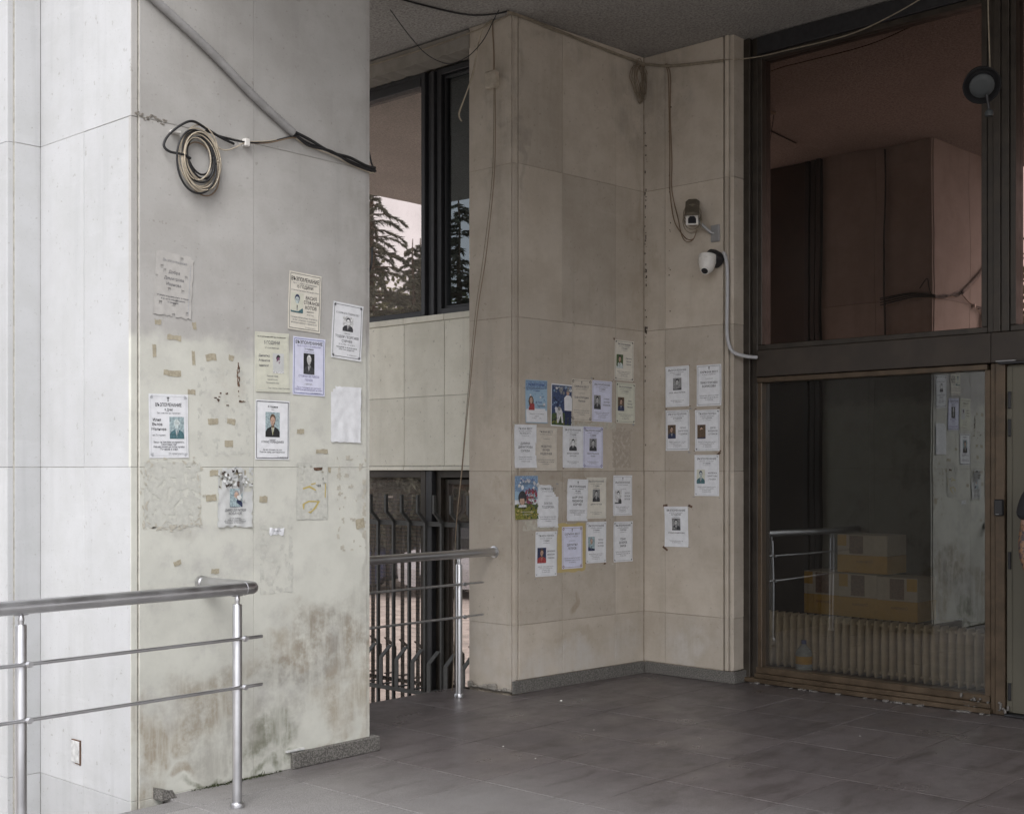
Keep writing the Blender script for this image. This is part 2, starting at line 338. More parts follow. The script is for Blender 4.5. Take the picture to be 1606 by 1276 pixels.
def cable(name, pts, r, mat, label=None, parent=None, k=6, n=6, cat='cable', group=None):
    o = MB().tube(smooth_path(pts, k), r, n).obj(name, mat, parent, True)
    if label: tag(o, label, cat, group)
    return o

# panels of stone: front face chamfered, standing proud of a grout core by its thickness
def panel(parent, mat, o, ax, a0, a1, z0, z1, nrm, t=.028, name='stone_panel', gap=.0011, proud=None):
    o, ax, nrm = Vector(o), Vector(ax), Vector(nrm)
    d = random.uniform(-.0012, .0012) if proud is None else proud
    a0 += gap; a1 -= gap; z0 += gap; z1 -= gap; c = .0013
    def pt(a, z, h): return o + ax*a + Vector((0, 0, z)) + nrm*h
    v = [pt(a0, z0, -t), pt(a1, z0, -t), pt(a1, z1, -t), pt(a0, z1, -t), pt(a0, z0, d-c), pt(a1, z0, d-c), pt(a1, z1, d-c), pt(a0, z1, d-c),
         pt(a0+c, z0+c, d), pt(a1-c, z0+c, d), pt(a1-c, z1-c, d), pt(a0+c, z1-c, d)]
    f = [(0, 1, 5, 4), (1, 2, 6, 5), (2, 3, 7, 6), (3, 0, 4, 7), (4, 5, 9, 8), (5, 6, 10, 9), (6, 7, 11, 10), (7, 4, 8, 11), (8, 9, 10, 11)]
    if ax.cross(Vector((0, 0, 1))).dot(nrm) < 0: f = [tuple(reversed(q)) for q in f]
    return link(name, v, f, mat, parent)

# ------------------------------------------------------------------ the setting: ground, porch floor, ceiling
CEIL = 4.585
struct(MB().add([(-400, -400, -1), (400, -400, -1), (400, 400, -1), (-400, 400, -1)], [(0, 1, 2, 3)]).obj('ground', 'street_paving'))
fl = MB()
fl.box(-2, 7.80, -3, 4.965, -.35, -.022); fl.box(3.22, 7.80, 4.965, 5.10, -.35, -.022); fl.box(4.42, 6.30, 5.10, 6.125, -.35, -.022); fl.box(6.30, 7.66, 5.10, 5.62, -.35, -.022)
floor = struct(fl.obj('porch_floor', 'floor_joint'))
def tile(u0, u1, v0, v1):
    g = .0019; h = random.uniform(-.0008, .0008); c = .002
    a, b, d, e = u0+g, u1-g, v0+g, v1-g
    v = [(a, d, -.022), (b, d, -.022), (b, e, -.022), (a, e, -.022), (a, d, h-c), (b, d, h-c), (b, e, h-c), (a, e, h-c), (a+c, d+c, h), (b-c, d+c, h), (b-c, e-c, h), (a+c, e-c, h)]
    f = [(0, 1, 5, 4), (1, 2, 6, 5), (2, 3, 7, 6), (3, 0, 4, 7), (4, 5, 9, 8), (5, 6, 10, 9), (6, 7, 11, 10), (7, 4, 8, 11), (8, 9, 10, 11)]
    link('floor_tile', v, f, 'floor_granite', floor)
US = [-1.98+.6*k-.0 for k in range(17)]; US = [3.82+.6*k for k in range(-10, 8)]
VS = [-3.0]+[2.9+.64*k for k in range(-9, 4)]
for i in range(len(US)-1):
    for j in range(len(VS)-1): 
        u1 = min(US[i+1], 7.79)
        if u1-US[i] > .02 and VS[j+1]-VS[j] > .02: tile(US[i], u1, VS[j], VS[j+1])
    u0, u1 = US[i], min(US[i+1], 7.79)
    if u1 - u0 < .02: continue
    if u1 <= 3.23: tile(u0, u1, 4.82, 4.965)
    elif u1 <= 4.43: tile(u0, u1, 4.82, 5.10)
    elif u1 <= 6.23: tile(u0, u1, 4.82, 5.46); tile(u0, u1, 5.46, 6.128)
    else: tile(u0, u1, 4.82, 5.46); tile(u0, min(u1, 7.7), 5.46, 5.62)
struct(MB().box(2.78, 12.2, -16, 10.56, CEIL, CEIL+.9).obj('ceiling', 'ceiling_stucco'))  # unseen stretch behind the camera added to shade the floor on the right
# rooms behind the glass
room = MB()
def inner(mb, x0, x1, y0, y1, z0, z1, mi=0):      # a room as four walls with thickness
    t = .12
    mb.box(x1, x1+t, y0-t, y1+t, z0, z1, mi); mb.box(x0, x1, y0-t, y0, z0, z1, mi); mb.box(x0, x1, y1, y1+t, z0, z1, mi)
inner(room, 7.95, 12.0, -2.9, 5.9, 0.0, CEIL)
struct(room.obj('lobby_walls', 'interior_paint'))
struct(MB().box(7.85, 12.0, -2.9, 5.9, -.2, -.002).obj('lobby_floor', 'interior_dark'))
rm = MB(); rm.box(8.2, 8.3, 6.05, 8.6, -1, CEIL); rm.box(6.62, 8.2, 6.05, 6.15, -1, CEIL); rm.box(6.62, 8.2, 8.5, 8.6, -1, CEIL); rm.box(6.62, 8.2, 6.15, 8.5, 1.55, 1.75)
struct(rm.obj('office_walls', 'interior_paint'))

# ------------------------------------------------------------------ big pillar on the left
p1 = thing('stone_pillar', 'broad pale stone pillar on the left covered with notices, tape and stains', 'pillar', (3.77, 5.9, 0))
def into(o, p):      # world-coordinate mesh becomes child of p kept in place
    o.parent = p; o.matrix_parent_inverse = Matrix.Translation(-p.location) if p.rotation_euler[2] == 0 else (Matrix.Translation(p.location) @ Matrix.Rotation(p.rotation_euler[2], 4, 'Z')).inverted()
    return o
into(MB().box(3.101, 4.462, 5.0785, 6.44, -1, CEIL).box(3.0685, 3.1005, 5.098, 5.916, -1, CEIL-.001).box(2.93, 3.0675, 5.9235, 6.44, -1, CEIL-.0015).obj('pillar_core', 'grout'), p1)
zr = [-1.0, 0.002, 1.517, 3.106, CEIL-.002]
for a in range(4):
    z0, z1 = zr[a], zr[a+1]
    into(panel(None, 'pillar_stone', (0, V1, 0), (1, 0, 0), 3.101, 3.733, z0, z1, (0, -1, 0), .03), p1)
    into(panel(None, 'pillar_stone', (0, V1, 0), (1, 0, 0), 3.733, 4.468, z0, z1, (0, -1, 0), .03), p1)
    into(panel(None, 'pillar_stone', (0, V1+.010, 0), (1, 0, 0), 3.064, 3.098, z0, z1, (0, -1, 0), .02, 'corner_strip', .001), p1)
    into(panel(None, 'pillar_stone', (0, V1+.008, 0), (1, 0, 0), 4.470, 4.495, z0, z1, (0, -1, 0), .02, 'corner_strip', .001), p1)
    zz = [-1.0, .19, 1.517, 2.86, CEIL-.002] if False else zr
    into(panel(None, 'pillar_side_stone', (3.065, 0, 0), (0, -1, 0), -5.92, -5.50, zz[a]-(.0 if a else 0), zz[a+1], (-1, 0, 0), .03), p1)
    into(panel(None, 'pillar_side_stone', (3.065, 0, 0), (0, -1, 0), -5.50, -5.088, zz[a], zz[a+1], (-1, 0, 0), .03, gap=.0008), p1)
    into(panel(None, 'pillar_side_stone', (0, 5.92, 0), (1, 0, 0), 2.933, 3.0665, z0, z1, (0, -1, 0), .03), p1)
    into(panel(None, 'pillar_side_stone', (0, 5.93, 0), (1, 0, 0), 2.900, 2.931, z0, z1, (0, -1, 0), .02, 'corner_strip', .001), p1)
    into(panel(None, 'pillar_side_stone', (2.90, 0, 0), (0, -1, 0), -6.44, -5.935, z0, z1, (-1, 0, 0), .03), p1)
    for k in range(2):
        vv = [5.088, 5.66, 6.24]
        into(panel(None, 'pillar_stone', (4.492, 0, 0), (0, 1, 0), vv[k], vv[k+1], z0, z1, (1, 0, 0), .03), p1)
into(MB().box(3.955, 4.535, 5.044, 5.073, 0, .080, bev=.004).box(4.4965, 4.535, 5.0735, 5.9, 0, .0795, bev=.004).obj('skirting', 'skirting_granite'), p1)
into(MB().box(3.925, 4.04, 5.06, 5.078, .083, .093, bev=.002).obj('mortar_lip', 'paint_chipped'), p1)
m = MB()
for v in (6.245, 6.315, 6.385): m.box(4.463, 4.515+.02*(v < 6.3), v, v+.05, -1, CEIL-.003, 0, .004)
into(m.obj('edge_frame', 'black_frame'), p1)
into(MB().box(4.465, 4.50, 6.437, 6.90, -1, CEIL-.003, 0, .003).obj('brown_side_panel', 'transom_paint'), p1)
rem = MB(); rem.add([(3.175, 5.005, 0), (3.255, 5.01, 0), (3.262, 5.078, 0), (3.172, 5.078, 0), (3.18, 5.01, .045), (3.235, 5.014, .038), (3.262, 5.076, .02), (3.172, 5.076, .052)], [(0, 3, 2, 1), (4, 5, 6, 7), (0, 1, 5, 4), (1, 2, 6, 5), (2, 3, 7, 6), (3, 0, 4, 7)])
tag(rem.obj('granite_block', 'skirting_granite'), 'broken end block of granite skirting left at the foot of the notice pillar', 'stone')
# rusted little plate on the bright side
pl = thing('wall_plate', 'small rusty rectangular plate set in the bright left side of the pillar', 'plate', (3.06, 5.566, .16))
into(MB().box(3.055, 3.066, 5.53, 5.602, .108, .212, bev=.002).obj('plate', 'paint_chipped'), pl)
into(MB().box(3.058, 3.0665, 5.525, 5.530, .10, .218).box(3.058, 3.0665, 5.602, 5.604, .13, .216).box(3.058, 3.0665, 5.53, 5.602, .212, .217).box(3.058, 3.0665, 5.53, 5.57, .103, .108).obj('rusty_rim', 'rust'), pl)

# ------------------------------------------------------------------ right hand column and return wall
def L2(u): return 5.662-(u-6.305)*.0820          # line of the column's wide face
AX2 = Vector((1, -.0820, 0)).normalized(); NR2 = Vector((-.0820, -1, 0)).normalized()
def prism(pts, z0, z1):
    n = len(pts); return [(p[0], p[1], z) for z in (z0, z1) for p in pts], [tuple(range(n))[::-1], tuple(range(n, 2*n))]+[(i, (i+1) % n, n+(i+1) % n, n+i) for i in range(n)]
p2 = thing('stone_pillar', 'cream stone column beside the window recess with rows of small notices', 'pillar', (6.97, 5.85, 0))
into(MB().add(*prism([(6.346, L2(6.346)+.0038), (7.66, L2(7.66)+.0038), (7.66, 6.088), (6.3088, 6.088), (6.3088, 5.700), (6.346, 5.700)], -1, CEIL)).box(7.661, 7.80, 4.812, 6.088, -1, CEIL-.001).box(7.6338, 7.6605, 4.866, 5.60, -1, CEIL-.002).obj('pillar_core', 'grout_warm'), p2)
zc = [.085, .455, 1.497, 2.54, 3.58, CEIL-.002]
for a in range(5):
    z0, z1 = zc[a], zc[a+1]
    into(panel(None, 'column_stone', (6.305, 0, 0), (0, -1, 0), -6.09, -5.695, z0 if a else 0.0, z1, (-1, 0, 0), .032), p2)
    into(panel(None, 'column_stone', (6.312, 0, 0), (0, -1, 0), -5.694, -5.674, z0 if a else 0.0, z1, (-1, 0, 0), .02, 'corner_strip', .0008), p2)
    O2 = Vector((6.305, 5.662, 0))
    into(panel(None, 'column_stone', O2-NR2*.008, AX2, .010, .036, z0, z1, NR2, .02, 'corner_strip', .0008), p2)
    for u0, u1 in ((.039, .462), (.462, 1.015), (1.015, 1.324)):
        into(panel(None, 'column_stone', O2, AX2, u0, u1, z0, z1, NR2, .03, gap=.0014), p2)
w3 = thing('stone_wall', 'narrow cream stone wall carrying two surveillance cameras and six notices', 'wall', (7.7, 5.2, 0))
for a in range(5):
    z0, z1 = zc[a], zc[a+1]
    for v0, v1 in ((-5.553, -5.363), (-5.363, -4.862)):
        into(panel(None, 'column_stone', (7.63, 0, 0), (0, -1, 0), v0, v1, z0, z1, (-1, 0, 0), .03, gap=.0018), w3)
    into(panel(None, 'column_stone', (7.645, 0, 0), (0, -1, 0), -4.860, -4.846, z0, z1, (-1, 0, 0), .015, 'corner_strip', .001), w3)
    into(panel(None, 'column_stone', (7.626, 0, 0), (0, -1, 0), -4.845, -4.818, z0, z1, (-1, 0, 0), .03, 'corner_strip', .001), w3)
    into(panel(None, 'column_stone', (0, 4.782, 0), (1, 0, 0), 7.642, 7.79, z0, z1, (0, -1, 0), .03, 'return_panel'), w3)
into(MB().add(*prism([(6.278, L2(6.278)-.024), (7.607, L2(7.607)-.024), (7.607, L2(7.607)-.001), (6.280, L2(6.28)-.001)], 0, .083)).box(7.6075, 7.6285, 4.755, 5.53, 0, .0825, bev=.003).box(7.629, 7.77, 4.755, 4.78, 0, .0822, bev=.003).obj('skirting', 'skirting_granite'), w3)
rb = MB(); random.seed(4)
for k in range(9):
    v = 5.68+.045*k; h = random.uniform(.015, .05); rb.box(6.288-random.uniform(0, .02), 6.306, v, v+.042, 0, h, 0, .008)
into(rb.obj('crumbled_mortar', 'old_concrete'), p2)

# ------------------------------------------------------------------ window wall in the gap
ww = thing('stone_wall', 'recessed pale tiled wall between the two windows in the gap', 'wall', (6.6, 7.3, 0))
into(MB().box(6.434, 6.62, 6.09, 8.5, 1.502, 2.637).box(6.47, 6.62, 6.09, 8.5, -1.2, -.92).obj('wall_core', 'grout'), ww)
vj = [6.095, 6.46, 6.885, 7.31, 7.73, 8.15, 8.5]
for k in range(6):
    for z0, z1 in ((1.536, 2.045), (2.045, 2.59)):
        into(panel(None, 'wall_tile_stone', (6.43, 0, 0), (0, -1, 0), -vj[k+1], -vj[k], z0, z1, (-1, 0, 0), .03, gap=.0022), ww)
    into(panel(None, 'wall_tile_stone', (6.42, 0, 0), (0, -1, 0), -vj[k+1]-.0, -vj[k], 2.592, 2.638, (-1, 0, 0), .06, 'window_sill', .002), ww)
    into(panel(None, 'wall_tile_stone', (6.42, 0, 0), (0, -1, 0), -vj[k+1], -vj[k], 1.503, 1.533, (-1, 0, 0), .05, 'lintel_strip', .002), ww)
bm_ = MB(); random.seed(8)
N = 60; vv = [6.085+2.5*i/N for i in range(N+1)]
top = CEIL-.015; pts = []
for i, v in enumerate(vv):
    zb = 4.445+random.uniform(-.006, .006)
    pts += [(6.295, v, zb), (6.295, v, top), (6.46, v, zb), (6.46, v, top)]
fc = []
for i in range(N):
    a, b = 4*i, 4*i+4; fc += [(a, a+1, b+1, b), (a, b, b+2, a+2), (a+2, b+2, b+3, a+3), (a+1, a+3, b+3, b+1)]
fc += [(0, 2, 3, 1), (4*N, 4*N+1, 4*N+3, 4*N+2)]
bm_.add(pts, fc); tag(bm_.obj('concrete_beam', 'old_concrete'), 'rough concrete lintel beam under the ceiling above the tall window', 'beam')

def frame_rect(mb, x0, x1, v0, v1, z0, z1, w, mi=0, bev=.003):   # frame in the U plane
    mb.box(x0, x1, v0, v0+w, z0, z1, mi, bev); mb.box(x0, x1, v1-w, v1, z0, z1, mi, bev)
    mb.box(x0, x1, v0+w, v1-w, z0, z0+w, mi, bev); mb.box(x0, x1, v0+w, v1-w, z1-w, z1, mi, bev)
tw = thing('tall_window', 'tall upper window with tinted left pane and dark recessed right pane', 'window', (6.5, 7.2, 2.64))
m = MB(); frame_rect(m, 6.455, 6.56, 6.70, 7.70, 2.641, 4.44, .03); m.box(6.45, 6.56, 6.732, 7.665, 4.34, 4.408, 0, .003)
m.box(6.50, 6.58, 6.733, 7.66, 2.672, 2.69, 0, .002); into(m.obj('window_frame', 'black_frame'), tw)
m = MB(); frame_rect(m, 6.475, 6.56, 6.10, 6.585, 2.641, 4.44, .045); frame_rect(m, 6.505, 6.55, 6.147, 6.538, 2.688, 4.392, .02); into(m.obj('sash_frame', 'black_frame'), tw)
m = MB(); m.box(6.43, 6.50, 6.665, 6.697, 2.642, 4.43, 0, .004); m.box(6.46, 6.52, 6.628, 6.660, 2.642, 4.43, 0, .004); m.box(6.45, 6.51, 6.590, 6.622, 2.642, 4.43, 0, .004); into(m.obj('mullion', 'black_frame'), tw)
into(link('glass_pane', [(6.505, 6.725, 2.68), (6.505, 7.68, 2.68), (6.505, 7.68, 4.35), (6.505, 6.725, 4.35)], [(0, 3, 2, 1)], 'window_bronze_glass'), tw)
into(link('glass_pane', [(6.53, 6.16, 2.70), (6.53, 6.53, 2.70), (6.53, 6.53, 4.38), (6.53, 6.16, 4.38)], [(0, 3, 2, 1)], 'dark_glass'), tw)
m = MB(); frame_rect(m, 6.455, 6.56, 7.705, 8.5, 2.641, 4.44, .045); into(m.obj('window_frame', 'black_frame'), tw)
into(link('glass_pane', [(6.515, 7.74, 2.68), (6.515, 8.46, 2.68), (6.515, 8.46, 4.40), (6.515, 7.74, 4.40)], [(0, 3, 2, 1)], 'window_bronze_glass'), tw)
# basement window
lw = thing('basement_window', 'low bronze framed window behind the iron grille with slatted blinds', 'window', (6.5, 7.2, -.9))
m = MB(); frame_rect(m, 6.46, 6.56, 6.69, 7.70, -.92, 1.50, .05); into(m.obj('window_frame', 'dark_bronze'), lw)
m = MB(); frame_rect(m, 6.48, 6.58, 6.10, 6.60, -.92, 1.50, .05); frame_rect(m, 6.52, 6.59, 6.155, 6.55, -.86, 1.44, .04); into(m.obj('sash_frame', 'dark_bronze'), lw)
m = MB(); m.box(6.44, 6.56, 6.602, 6.64, -.92, 1.50, 0, .004); m.box(6.46, 6.56, 6.65, 6.686, -.92, 1.50, 0, .004); into(m.obj('mullion', 'black_frame'), lw)
into(link('glass_pane', [(6.515, 6.73, -.88), (6.515, 7.66, -.88), (6.515, 7.66, 1.46), (6.515, 6.73, 1.46)], [(0, 3, 2, 1)], 'window_bronze_glass'), lw)
into(link('glass_pane', [(6.55, 6.19, -.83), (6.55, 6.52, -.83), (6.55, 6.52, 1.41), (6.55, 6.19, 1.41)], [(0, 3, 2, 1)], 'window_bronze_glass'), lw)
m = MB(); frame_rect(m, 6.46, 6.56, 7.705, 8.5, -.92, 1.50, .05); into(m.obj('window_frame', 'dark_bronze'), lw)
into(link('glass_pane', [(6.515, 7.75, -.88), (6.515, 8.46, -.88), (6.515, 8.46, 1.46), (6.515, 7.75, 1.46)], [(0, 3, 2, 1)], 'window_bronze_glass'), lw)
bl = thing('window_blind', 'brown slatted blind hanging behind the glass of the low window', 'blind', (6.56, 7.2, 1.3))
m = MB()
for k in range(72):
    z = 1.30-.029*k; m.add([(6.563, 6.72, z), (6.563, 7.67, z), (6.585, 7.67, z+.016), (6.585, 6.72, z+.016)], [(0, 1, 2, 3)])
stuff(into(m.obj('blind_slats', 'blind_slat'), bl))
into(MB().box(6.56, 6.59, 6.72, 7.67, 1.32, 1.36).obj('head_rail', 'blind_slat'), bl)

# grille: bent flat bars
gr = thing('window_grille', 'dark iron window grille of bent upright bars in front of the low window', 'grille', (6.39, 6.8, 0))
gU = 6.39
def flatbar(mb, pts, w, t):     # polyline in U-Z plane at V=0, width w along V, thickness t
    P = [Vector((p[0], 0, p[1])) for p in pts]
    for i in range(len(P)-1):
        d = (P[i+1]-P[i]).normalized(); nn = Vector((d.z, 0, -d.x))*t/2
        a, b = P[i]-d*.0 , P[i+1]+d*t*.3
        q = [a-nn, a+nn, b+nn, b-nn]
        mb.add([x+Vector((0, -w/2, 0)) for x in q]+[x+Vector((0, w/2, 0)) for x in q], [(0, 1, 2, 3), (7, 6, 5, 4), (0, 4, 5, 1), (1, 5, 6, 2), (2, 6, 7, 3), (3, 7, 4, 0)])
gm = MB(); flatbar(gm, [(-.075, 1.325), (-.075, 1.20), (0, 1.125), (0, -.85)], .018, .024)
g0 = gm.obj('grille_bar', 'grille_paint'); bar_me = g0.data; bpy.data.objects.remove(g0)
gm = MB(); flatbar(gm, [(-.006, .195), (-.10, .115), (-.10, -.085), (-.006, -.085)], .038, .007)
g0 = gm.obj('bracket', 'grille_paint'); br_me = g0.data; bpy.data.objects.remove(g0)
for k in range(13):
    v = 6.105+.1705*k
    b = into(inst('grille_bar', bar_me, None, (gU, v, 0)), gr)
    c = inst('bracket', br_me, b, (0, 0.03, 0))
into(MB().box(gU+.012, gU+.020, 6.095, 8.3, 1.095, 1.13, 0, .002).obj('rail', 'grille_paint'), gr)
into(MB().box(gU-.02, gU-.013, 6.095, 8.3, -.14, -.108, 0, .002).obj('rail', 'grille_paint'), gr)
into(MB().box(gU+.012, gU+.020, 6.095, 8.3, -.65, -.615, 0, .002).obj('rail', 'grille_paint'), gr)

# ------------------------------------------------------------------ steel railings
def post(parent, u, v, zt=.905):
    o = MB().lathe([(.031, 0), (.031, .016), (.0285, .022), (.0215, .024), (.0215, .06), (.0215, zt-.006), (.019, zt)], (u, v, 0), n=24).obj('post', 'steel'); shade(o); into(o, parent)
    MBn = MB().lathe([(.0105, 0), (.0105, .012), (.0125, .014), (.0125, .022), (.0105, .034), (.005, .042)], (u, v, zt), n=16); MBn.tube([(u-.028, v, zt+.040), (u+.028, v, zt+.040)], [.006, .006], 8)
    nk = shade(MBn.obj('saddle', 'steel')); into(nk, parent)
    return o
def clamp_(mb, u, v, z): mb.lathe([(.0, 0), (.011, 0), (.013, .004), (.013, .018), (.009, .022)], (u, v-.040, z), (0, 1, 0), 14)
r1 = thing('handrail', 'stainless steel railing in front of the notice pillar, returning into its face', 'railing', (2, 4.67, 0))
for u in (3.345, 2.339, 1.333, .327): post(r1, u, 4.67)
hz = .972
into(shade(MB().tube([(-.3, 4.67, hz), (3.385, 4.67, hz)], .0285, 24).obj('top_rail', 'steel')), r1)
into(shade(MB().lathe([(.0285, 0), (.0305, .001), (.0305, .007), (.0285, .008)], (3.383, 4.67, hz), (1, 0, 0), 24).obj('joint_ring', 'steel')), r1)
el = MB().tube([(3.39, 4.67, hz)]+[(3.408+.035*math.sin(t), 4.67+.035-.035*math.cos(t), hz) for t in [i*PI/16 for i in range(9)]]+[(3.443, 4.72, hz)], .0285, 24)
into(shade(el.obj('elbow', 'steel')), r1)
into(shade(MB().tube([(3.443, 4.72, hz), (3.425, 5.072, hz)], .0285, 24).obj('return_rail', 'steel')), r1)
into(shade(MB().lathe([(.029, 0), (.034, .002), (.034, .012), (.031, .02), (.033, .026), (.029, .034)], (3.4248, 5.073, hz), (0.05, -1, 0), 24).obj('wall_flange', 'steel')), r1)
for z in (.754, .538):
    m = MB().tube([(-.3, 4.638, z), (3.456, 4.638, z)], .0078, 12)
    into(shade(m.obj('rod', 'steel')), r1)
    for u in (3.345, 2.339, 1.333, .327):
        m = MB(); clamp_(m, u+.012, 4.655, z); into(shade(m.obj('rod_clamp', 'steel')), r1)
r2 = thing('handrail', 'stainless steel railing across the gap between pillar and column', 'railing', (5.4, 5.85, 0))
post(r2, 5.961, 5.85, .88)
into(shade(MB().tube([(4.497, 5.85, .946), (6.30, 5.85, .946)], .0285, 24).obj('top_rail', 'steel')), r2)
into(shade(MB().lathe([(.040, 0), (.042, .004), (.040, .010), (.030, .013), (.029, .022)], (6.309, 5.85, .946), (-1, 0, 0), 24).obj('wall_flange', 'steel')), r2)
post(r2, 4.95, 5.85, .88)
for z in (.75, .533):
    into(shade(MB().tube([(4.7, 5.818, z), (6.158, 5.818, z)], .0078, 12).obj('rod', 'steel')), r2)
    for u in (5.973, 4.962):
        m = MB(); clamp_(m, u, 5.835, z); into(shade(m.obj('rod_clamp', 'steel')), r2)

# ------------------------------------------------------------------ glazed entrance
FO = (7.77, 4.785, 0); FR = -math.radians(91.55)
def fthing(name, label, cat): return thing(name, label, cat, FO, FR)
sf = fthing('glazed_front', 'dark framed glazed front with bronze upper glass and clear lower glass', 'shopfront')
def fbox(name, mat, boxes, parent=sf, bev=.004):
    m = MB()
    for b in boxes: m.box(*b, 0, bev)
    return m.obj(name, mat, parent)
fbox('left_jamb', 'dark_bronze', [(-.02, .055, .0, .16, 0, CEIL-.01), (.055, .10, .03, .15, 0, CEIL-.01)])
fbox('header', 'black_frame', [(.10, 4.6, .02, .16, 4.45, CEIL-.012)])
fbox('transom_panel', 'transom_paint', [(.10, 1.785, .012, .14, 2.165, 2.352), (1.787, 4.6, .014, .14, 2.165, 2.352)])
fbox('upper_frame', 'dark_bronze', [(.10, 1.76, .03, .14, 2.354, 2.392), (.10, .135, .03, .14, 2.393, 4.449), (1.72, 1.757, .03, .14, 2.393, 4.449), (.136, 1.719, .035, .14, 4.41, 4.449)])
fbox('upper_mullion', 'dark_bronze', [(1.762, 1.80, .025, .15, 2.354, 4.449), (1.80, 1.845, .012, .15, 2.354, 4.449), (1.846, 1.895, .025, .15, 2.354, 4.449)])
fbox('upper_frame', 'dark_bronze', [(1.90, 4.6, .03, .14, 2.354, 2.392), (1.90, 1.935, .03, .14, 2.393, 4.449)])
fbox('lower_frame', 'warm_bronze', [(.10, 1.76, .022, .13, 2.125, 2.160), (1.745, 1.782, .022, .13, .10, 2.124), (.10, .135, .03, .13, .10, 2.124)])
fbox('sill', 'warm_bronze', [(.0, 1.80, -.03, .14, .004, .035), (.10, 1.79, -.012, .13, .036, .068), (.10, 1.78, .01, .13, .069, .112)])
fbox('door_post', 'warm_bronze', [(1.785, 1.815, .016, .15, .004, 2.160), (1.817, 1.878, .004, .15, .004, 2.160)])
def fpane(name, mat, x0, x1, z0, z1, y): return link(name, [(x0, y, z0), (x1, y, z0), (x1, y, z1), (x0, y, z1)], [(0, 1, 2, 3)], mat, sf)
fpane('upper_glass', 'bronze_glass', .13, 1.725, 2.388, 4.415, .09)
fpane('upper_glass', 'bronze_glass', 1.93, 4.55, 2.388, 4.449, .09)
fpane('lower_glass', 'clear_glass', .13, 1.75, .108, 2.13, .085)
mo = MB(); random.seed(3)
for k in range(34):
    x = random.uniform(.05, 1.85); w = random.uniform(.01, .035); mo.box(x, x+w, -.05-random.uniform(0, .012), -.028, 0, random.uniform(.004, .012), 0, .002)
for k in range(22):
    x = random.uniform(1.6, 1.9); z = random.uniform(0, .09); mo.box(x, x+.012, -.012, .006, z, z+random.uniform(.006, .03), 0, .002)
stuff(mo.obj('mortar_crumbs', 'debris_grey', sf))
dr = fthing('entrance_door', 'plain drab metal door at the right edge with black hinges', 'door')
fbox('door_leaf', 'door_paint', [(1.886, 2.72, .03, .08, .02, 2.15)], dr, .006)
fbox('edge_strip', 'door_paint', [(1.884, 1.915, .022, .029, .03, 2.14)], dr, .002)
fbox('leaf_panel', 'door_paint', [(1.99, 2.62, .018, .0295, .18, .95), (1.99, 2.62, .018, .0295, 1.1, 2.0)], dr, .008)
for z in (1.88, 1.71, .90, .10): fbox('hinge', 'black_plastic', [(1.895, 1.912, .006, .021, z, z+.105)], dr, .003)
hd = MB().tube([(2.62, .018, 1.02), (2.62, -.03, 1.02), (2.52, -.035, 1.02)], .009, 8); hd.obj('door_handle', 'steel', dr, True)
fbox('threshold', 'black_frame', [(1.88, 2.76, -.01, .12, .003, .016)], dr, .002)
fbox('door_jamb', 'warm_bronze', [(2.724, 2.80, .004, .15, .004, 2.16)], sf)
cl = fthing('door_closer', 'small dark door closer arm at the top corner of the door', 'door closer')
fbox('closer_body', 'black_plastic', [(1.85, 2.02, -.03, .003, 2.150, 2.163)], cl, .003); fbox('closer_arm', 'grey_metal', [(1.83, 1.95, -.02, .0, 2.166, 2.174)], cl, .002)
cr = fthing('card_reader', 'black card reader box fixed on the brown door post', 'card reader')
fbox('reader_body', 'black_plastic', [(1.82, 1.876, -.022, .0035, 1.225, 1.325)], cr, .006); fbox('reader_badge', 'grey_metal', [(1.832, 1.852, -.0235, -.0215, 1.232, 1.236)], cr, .0005)
# rest of the front beyond the frame
sw = fthing('stone_wall', 'cream stone wall to the right of the entrance door', 'wall')
m = MB(); m.box(2.80, 7.7, .04, .2, 0, 2.164); m.obj('wall_core', 'grout', sw)
for k in range(8):
    for z0, z1 in ((.0, 1.1), (1.1, 2.16)): panel(sw, 'column_stone', (0, .01, 0), (1, 0, 0), 2.803+.6*k, 2.803+.6*(k+1), z0, z1, (0, -1, 0), .03)

# inside: radiator, bottle, boxes on a bench
rd = fthing('radiator', 'long low cream ribbed radiator behind the lower glass', 'radiator')
prof = [(.006, .0), (.012, .02), (.019, .06), (.021, .12), (.021, .27), (.018, .33), (.009, .37), (.005, .385)]
sec = MB(); n = 10
vs_ = []
for (w, z) in prof:
    for k in range(n):
        a = 2*PI*k/n; vs_.append((w*math.cos(a), .07*math.copysign(abs(math.sin(a))**.6, math.sin(a))*(.75+.25*min(1, w/.02)), z))
ff = [(i*n+k, i*n+(k+1) % n, (i+1)*n+(k+1) % n, (i+1)*n+k) for i in range(len(prof)-1) for k in range(n)]+[tuple(range(n))[::-1], tuple((len(prof)-1)*n+k for k in range(n))]
sec.add(vs_, ff); s0 = sec.obj('radiator_section', 'radiator_paint', None, True); me = s0.data; bpy.data.objects.remove(s0)
for k in range(30): inst('radiator_section', me, rd, (.03+.0585*k, .27, .10))
m = MB().tube([(.0, .27, .13), (1.77, .27, .13)], .016, 8).tube([(.0, .27, .45), (1.77, .27, .45)], .012, 8); m.obj('header_pipe', 'radiator_paint', rd, True)
bt = fthing('water_bottle', 'big clear water bottle with blue cap in front of the radiator', 'bottle')
o = shade(MB().lathe([(.05, 0), (.058, .01), (.058, .05), (.053, .055), (.058, .06), (.058, .15), (.05, .175), (.022, .205), (.016, .215), (.016, .23)], (.40, .155, .07), n=20).obj('bottle_body', 'bottle_plastic', bt)); 
